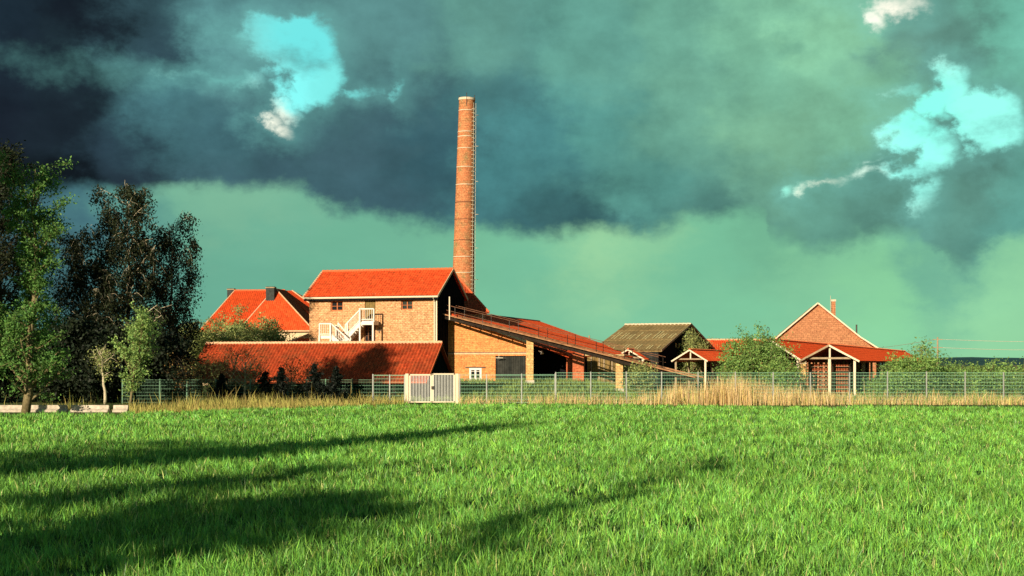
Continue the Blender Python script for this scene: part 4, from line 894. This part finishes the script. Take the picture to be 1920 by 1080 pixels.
# ------------------------------------------------------------------ trees
def tree(name, label, cat, px, y, top, spread, prof, bark, leafmat, n_leaf, size, crown0=.15, group=None, seed=0, stem=.12, lean=0, upang=40, droop=0., nl=26, clus=.35, stem_vis=1.0, x=None, height=None, light=.4, narrow=1.0):
    r = np.random.default_rng(seed+100); x = X(px, y) if x is None else x; z0 = float(hgt(np.array(float(x)), np.array(float(y))))
    H = (Zp(top, y) if height is None else height)-z0; t = thing(name, label, cat, (x, y, z0), group)
    base = np.array([x, y, z0]); mb = MB(); ns = 9
    wob = r.normal(0, .012*H, (ns, 2)); wob[0] = 0; wob = np.cumsum(wob, 0)*.5
    tr = [base+np.array([wob[i, 0]+lean*(i/(ns-1))**1.3, wob[i, 1], H*.97*i/(ns-1)]) for i in range(ns)]
    mb.tube([tuple(q) for q in tr], [stem*(1-.9*i/(ns-1))+.008 for i in range(ns)], 7)
    def trp(f): f = f*(ns-1); i = min(int(f), ns-2); return tr[i]+(tr[i+1]-tr[i])*(f-i)
    anch = []; wt = []
    for i in range(nl):
        f = crown0+(1-crown0)*((i+r.random())/nl); rel = (f-crown0)/(1-crown0); s = trp(f*.98)
        az = i*2.4+r.uniform(-.4, .4); Ln = spread*prof(rel)*r.uniform(.7, 1.12); el = R(upang+r.uniform(-12, 12))*(1 if rel < .9 else 1.3)
        d = np.array([math.cos(az)*math.cos(el), math.sin(az)*math.cos(el), math.sin(el)]); pts = [s]; k = 5
        Ln = Ln/max(.35, math.cos(el))*narrow
        for j in range(1, k+1):
            d = d+np.array([r.normal(0, .09), r.normal(0, .09), .05-droop*.22*j/k]); d /= np.linalg.norm(d); pts.append(pts[-1]+d*Ln/k)
        rr = max(.012, stem*.38*(1-rel*.75)); mb.tube([tuple(q) for q in pts], [rr*(1-.8*j/k)+.006 for j in range(k+1)], 5)
        nsb = 3+int(Ln*1.6)
        for j in range(nsb):
            g = r.uniform(.18, 1.0)*k; jj = min(int(g), k-1); s2 = pts[jj]+(pts[jj+1]-pts[jj])*(g-jj)
            d2 = r.normal(0, 1, 3)*.8+d*.8+np.array([0, 0, .25-droop]); d2 /= np.linalg.norm(d2); l2 = Ln*.38*r.uniform(.5, 1.1)+.12
            q1 = s2+d2*l2*.55+np.array([0, 0, -droop*.12*l2]); q2 = q1+d2*l2*.45+np.array([0, 0, -droop*.6*l2])
            mb.tube([tuple(s2), tuple(q1), tuple(q2)], [rr*.35+.004, rr*.22+.003, .003], 4, cap=False)
            for v in (.25, .5, .75, 1.0):
                p = s2+(q1-s2)*min(1, v*2) if v <= .5 else q1+(q2-q1)*(v-.5)*2
                anch.append(p); wt.append(r.uniform(.1, 1)**1.5)
    allp = np.array(anch); tv = np.array(mb.v); kz = (H-clus*.5)/max(allp[:, 2].max()-z0, 1e-3); kx = spread/max(np.percentile(np.abs(allp[:, 0]-np.median(allp[:, 0])), 96), 1e-3); kx = min(kx, 1.6)
    cxm = np.array([x, y, z0]); sc = np.array([kx, kx, kz]); anch = list((allp-cxm)*sc+cxm); mb.v = [tuple(q) for q in (tv-cxm)*sc+cxm]
    mb.build('trunk', bark, t, smooth=True)
    if n_leaf:
        anch = np.array(anch); wt = np.array(wt); wt /= wt.sum(); idx = r.choice(len(anch), n_leaf, p=wt); C = anch[idx]+r.normal(0, clus*.5, (n_leaf, 3))*np.array([1, 1, .8])
        if droop > 0: C[:, 2] -= r.exponential(droop*.35, n_leaf)
        C[:, 2] = np.maximum(C[:, 2], z0+.05)
        leaves(t, C, size, leafmat, r, droop, wt_col=r.uniform(1-light, 1+light, len(anch))[idx])
    return t
def leaves(t, C, size, mat, r, droop=0., wt_col=None, name='crown', asp=.55):
    n = len(C); s = size*r.uniform(.55, 1.35, n)
    a = r.normal(0, 1, (n, 3)); a[:, 2] -= droop*1.5; a /= np.linalg.norm(a, axis=1)[:, None]
    b = np.cross(a, r.normal(0, 1, (n, 3))); b /= np.linalg.norm(b, axis=1)[:, None]
    a = a*s[:, None]; b = b*(s*asp)[:, None]
    V = np.stack([C-a*.5, C+b*.5, C+a*.5, C-b*.5], 1).reshape(-1, 3); Fc = np.arange(4*n).reshape(-1, 4)
    c = (wt_col if wt_col is not None else np.ones(n))*r.uniform(.75, 1.3, n); hue = r.uniform(-.15, .15, n)
    col = np.stack([c*(1+hue), c, c*(1-hue*.5)], -1)
    return np_mesh(name, V, Fc, mat, t, col=np.repeat(col, 4, 0))
def conifer(label, px, y, top, wid, seed, mat='spruce'):
    r = np.random.default_rng(seed); x = X(px, y); H = Zp(top, y); t = thing('conifer', label, 'conifer', (x, y, 0), 'small dark conifers in front of the long shed')
    m_ = MB(); m_.tube([(x, y, 0), (x, y, H*.98)], [.08, .01], 6); C = []; wid *= 1.5
    n = int(H*22)
    for i in range(n):
        f = (i+r.random())/n; z = H*(.04+.94*f); Ln = wid*(1-f)**.75*r.uniform(.55, 1.15)*(.75+.35*math.sin(f*20))+.06; az = r.uniform(0, 6.28); dz = -.12+.5*f
        e = np.array([x+math.cos(az)*Ln, y+math.sin(az)*Ln, z+dz*Ln]); m_.tube([(x, y, z), tuple(e)], [.018, .005], 4, cap=False)
        k = int(26+90*Ln); u = r.uniform(.1, 1, k)[:, None]; C.append(np.array([x, y, z])+(e-np.array([x, y, z]))*u+r.normal(0, .05+.05*Ln, (k, 3)))
    m_.build('trunk', M['bark'], t); leaves(t, np.concatenate(C), .17, L_[mat], r, .2, asp=.4)
rnd = lambda f: max(.12, math.sin(math.pi*min(1, f*.9+.1))**.6)
oval = lambda f: .25+.75*math.sin(math.pi*(f*.85+.08))
cone = lambda f: (1-f)**.7*.95+.08
flame = lambda f: .35+.65*math.sin(math.pi*(f*.75+.15))
flat = lambda f: .9 if f < .8 else .6
shrub = lambda f: 1.0-.75*f**2
# dark birches at the left
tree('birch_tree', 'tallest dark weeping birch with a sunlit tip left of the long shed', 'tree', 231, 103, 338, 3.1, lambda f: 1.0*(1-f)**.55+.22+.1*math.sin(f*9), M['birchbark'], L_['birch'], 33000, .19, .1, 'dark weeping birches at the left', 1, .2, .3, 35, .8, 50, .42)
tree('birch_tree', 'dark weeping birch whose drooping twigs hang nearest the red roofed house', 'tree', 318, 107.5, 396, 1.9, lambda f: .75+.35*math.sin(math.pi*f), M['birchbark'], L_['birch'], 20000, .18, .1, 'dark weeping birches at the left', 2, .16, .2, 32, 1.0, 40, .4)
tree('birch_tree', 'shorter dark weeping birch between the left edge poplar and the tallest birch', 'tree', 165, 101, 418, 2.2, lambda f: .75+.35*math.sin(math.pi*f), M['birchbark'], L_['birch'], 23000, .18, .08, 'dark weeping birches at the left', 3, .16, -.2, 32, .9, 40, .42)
# sunlit tree on the left edge and its neighbours
tree('poplar_tree', 'sunlit light green poplar at the left edge, taller than the birches', 'tree', 48, 72, 286, 1.6, lambda f: (.75+.35*math.sin(f*7+1))*(1 if f < .8 else 1-(f-.8)*2.6), M['palebark'], L_['poplar'], 24000, .15, .04, 'light green trees at the left edge', 5, .18, 0, 50, 0, 54, .36)
tree('poplar_tree', 'dark tall tree at the extreme left behind the sunlit poplar', 'tree', -5, 96, 250, 2.6, oval, M['bark'], L_['birch'], 26000, .2, .05, 'light green trees at the left edge', 6, .2, 0, 55, 0, 36, .5)
tree('green_sapling', 'slender leaning bright green sapling in front of the dark birches', 'tree', 244, 87, 566, 1.15, lambda f: .3+.75*math.sin(math.pi*min(1, f*.9+.05)), M['palebark'], L_['fresh'], 5200, .15, .12, None, 7, .085, 1.0, 62, 0, 30, .28)
tree('white_stemmed_sapling', 'thin white stemmed sapling left of the leaning green sapling', 'tree', 197, 88, 645, .8, oval, M['birchbark'], L_['olive'], 900, .12, .5, None, 8, .09, -.35, 45, .3, 12, .3)
# dark understorey
for i, (px, y, top, sp) in enumerate([(150, 94, 590, 2.4), (215, 95, 600, 2.4), (280, 95, 610, 2.2), (330, 100, 645, 1.2), (85, 93, 600, 2.6), (20, 94, 590, 3.0), (180, 92, 660, 1.6), (300, 96, 668, 1.3)]):
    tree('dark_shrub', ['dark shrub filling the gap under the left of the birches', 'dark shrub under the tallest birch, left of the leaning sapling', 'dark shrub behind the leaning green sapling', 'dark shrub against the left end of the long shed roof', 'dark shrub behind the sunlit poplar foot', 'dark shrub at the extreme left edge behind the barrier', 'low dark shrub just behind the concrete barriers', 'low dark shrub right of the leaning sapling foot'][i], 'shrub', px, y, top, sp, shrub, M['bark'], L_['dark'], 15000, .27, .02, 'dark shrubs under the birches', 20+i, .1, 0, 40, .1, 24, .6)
# bare saplings in front of the long roof
for i, (px, top, lean, sp, nlf, bk) in enumerate([(352, 655, .3, 1.2, 800, 'bark'), (392, 652, -.4, 1.2, 1100, 'palebark'), (428, 640, .5, 1.1, 700, 'palebark'), (458, 650, .25, 1.0, 600, 'birchbark'), (548, 668, -.1, .6, 500, 'palebark'), (470, 662, .5, .9, 500, 'palebark'), (577, 668, .0, .8, 700, 'palebark')]):
    tree('bare_sapling', ['bare sapling with dark twigs at the left end of the long shed roof', 'sapling with pale crooked stem and few leaves in front of the roof', 'thin twiggy sapling left of the whitest stem', 'sapling with the whitest straight stem before the red roof', 'thin sapling between the paired conifers and the roof shadow', 'leaning twiggy sapling just right of the whitest stem', 'sapling with rusty leaf tips above the fourth conifer'][i], 'tree', px, 92.5, top-4, sp*1.25, oval, M[bk], L_['mossy' if i % 2 == 0 else 'olive'], int(nlf*.8), .11, .2, 'leafless saplings before the long shed', 40+i, .055, lean, 50, 0, 22, .3)
for i, (px, top, w) in enumerate([(416, 706, .75), (497, 702, .85), (527, 694, .9), (589, 687, .85), (630, 692, .8)]):
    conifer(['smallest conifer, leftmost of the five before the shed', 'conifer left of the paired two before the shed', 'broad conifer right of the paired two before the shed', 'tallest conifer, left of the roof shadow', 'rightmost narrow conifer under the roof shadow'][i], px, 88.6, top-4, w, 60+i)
# light willow behind the long shed, in front of the house
for i, (px, top, sp, y) in enumerate([(458, 570, 2.8, 125), (412, 590, 2.6, 122), (508, 592, 1.9, 124), (374, 600, 2.0, 119)]):
    tree('leafy_bush', ['pale green bush with a twiggy top before the left house gable', 'pale green bush at the left end of the house roof', 'pale green bush low before the wing roof of the house', 'sparse pale bush between the birches and the house'][i], 'bush', px, y, top, sp, lambda f: .55+.5*math.sin(math.pi*f), M['palebark'], L_['olive'], 13000, .19, .12, 'pale bushes behind the long shed', 70+i, .1, 0, 48, 0, 30, .5)
# right-hand bushes
for i, (px, top, sp, y, n, nm, lab) in enumerate([
   (1420, 607, 2.1, 103, 14000, 'bush', 'largest green bush, standing before the left of the red sheds'), (1382, 655, 1.0, 101, 4500, 'bush', 'green bush joined to the left foot of the largest bush'), (1464, 664, 1.1, 101, 5000, 'bush', 'green bush joined to the right foot of the largest bush'),
   (1299, 612, 1.5, 148, 5500, 'olive', 'light green bush growing before the dark barn gable'), (1200, 676, 1.0, 103, 2500, 'olive', 'thin bush under the lower end of the conveyor'),
   (1708, 656, 1.9, 100, 9000, 'bush', 'broad pale green bush covering the end of the nearest shed roof'), (1732, 632, .9, 101, 1200, 'bush', 'taller twiggy bush in front of the utility pole'), (1676, 684, 1.1, 97, 3500, 'bush', 'low green bush at the posts of the nearest shed'),
   (1790, 674, 1.8, 102, 6000, 'bush', 'green bush right of the utility pole'), (1880, 668, 2.6, 104, 7000, 'bush', 'green bush at the extreme right edge'), (1648, 700, .8, 104, 1200, 'bush', 'small green bush beside the shed post row'),
   (1496, 648, 1.0, 120, 1200, 'mossy', 'sparse reddish bush behind the single brick post')]):
    tree('leafy_bush', lab, 'bush', px, y, top, sp, lambda f: .75+.3*math.sin(math.pi*f)-.35*f, M['palebark'], L_[nm], n, .16, .05, 'green bushes at the right', 90+i, .09, 0, 50, 0, 34, .5)
# ------------------------------------------------------------------ trees outside the frame that shade the scene
ct = 1/math.tan(R(SUN_EL)); DX, DY = math.sin(R(SUN_AZ)), math.cos(R(SUN_AZ))
ORD = ['first', 'second', 'third', 'fourth', 'fifth', 'sixth', 'seventh', 'eighth', 'ninth', 'tenth', 'eleventh', 'twelfth', 'thirteenth', 'fourteenth', 'fifteenth', 'sixteenth', 'seventeenth', 'eighteenth', 'nineteenth', 'twentieth', 'twenty first', 'twenty second', 'twenty third', 'twenty fourth', 'twenty fifth']
def shade_tree(px, py, H, sp, crown0, n, label, seed, lf='dark', prof=oval, yy=None, size=.42, h_at=.0):
    y = (EYE-.1)*F/(py-HZ) if yy is None else yy; gx = X(px, y); zc = H*(crown0+1)/2-h_at
    bx, by = gx-zc*ct*DX, y-zc*ct*DY
    tree('shade_tree', label, 'tree', 0, by, 0, sp, prof, M['bark'], L_[lf], int(n*(.42 if sp > .5 else 1)), size*.95 if sp > .5 else .22, crown0, 'trees outside the frame at the left', seed, .16 if sp > .5 else .07, 0, 30, 0, 26, .3 if sp > .5 else .15, x=bx, height=H)
k = 0
for px, py, H, sp, c0, n in [(150, 985, 12, 1.7, .62, 2600), (300, 990, 12, 1.5, .66, 2200), (430, 985, 12, 1.0, .72, 1200), (560, 962, 12, .9, .78, 900), (60, 1040, 12, 2.0, .55, 2600), (200, 1050, 12, 1.4, .6, 1600),
        (920, 1030, 14, .22, .955, 136), (1000, 998, 14, .28, .955, 160), (1060, 977, 14, .3, .955, 136), (1140, 945, 14, .4, .955, 256), (1190, 925, 14, .4, .955, 224), (1260, 900, 14, .4, .955, 208), (1330, 875, 14, .4, .955, 208), (1380, 860, 14, .3, .955, 120),  # unseen stems, tiny high crowns shaped only to throw the diagonal shadow streak
        (150, 850, 14, 2.4, .6, 2200), (280, 858, 14, 2.0, .62, 1800), (60, 880, 14, 2.6, .55, 2200), (420, 852, 14, 1.6, .7, 1300), (560, 842, 14, 1.6, .7, 1300), (680, 830, 14, 1.3, .75, 1000), (800, 815, 15, 1.3, .78, 800), (880, 808, 15, 1.0, .8, 600), (960, 800, 15, .8, .84, 350), (330, 905, 14, 1.3, .7, 1000), (150, 930, 14, 1.6, .65, 1100)]:
    shade_tree(px, py, H, sp*(.85 if sp > .5 else .8), c0, n, ORD[k]+(' added unseen stem with tiny crown' if sp < 1 else ' broad tree')+' in the row outside the photo shading the field', 200+k); k += 1
# trees beyond the left edge that shade the birches and the long roof
for x, y, H, sp, c0, n in [(-50, 76, 17, 3.2, .3, 11000), (-45.5, 75, 16, 2.8, .3, 11000), (-29.4, 66, 16.9, 1.35, .5, 5000), (-31.8, 66, 15.2, 1.4, .5, 4500)]:
    tree('shade_tree', ('farthest left', 'nearest the poplar', 'narrower foreground', 'slim foreground')[k-25]+' of four tall dark trees beyond the left edge of the photo', 'tree', 0, y, 0, sp, oval, M['bark'], L_['dark'], n, .35, c0, 'trees outside the frame at the left', 300+k, .25, 0, 35, 0, 34, .8, x=x, height=H); k += 1
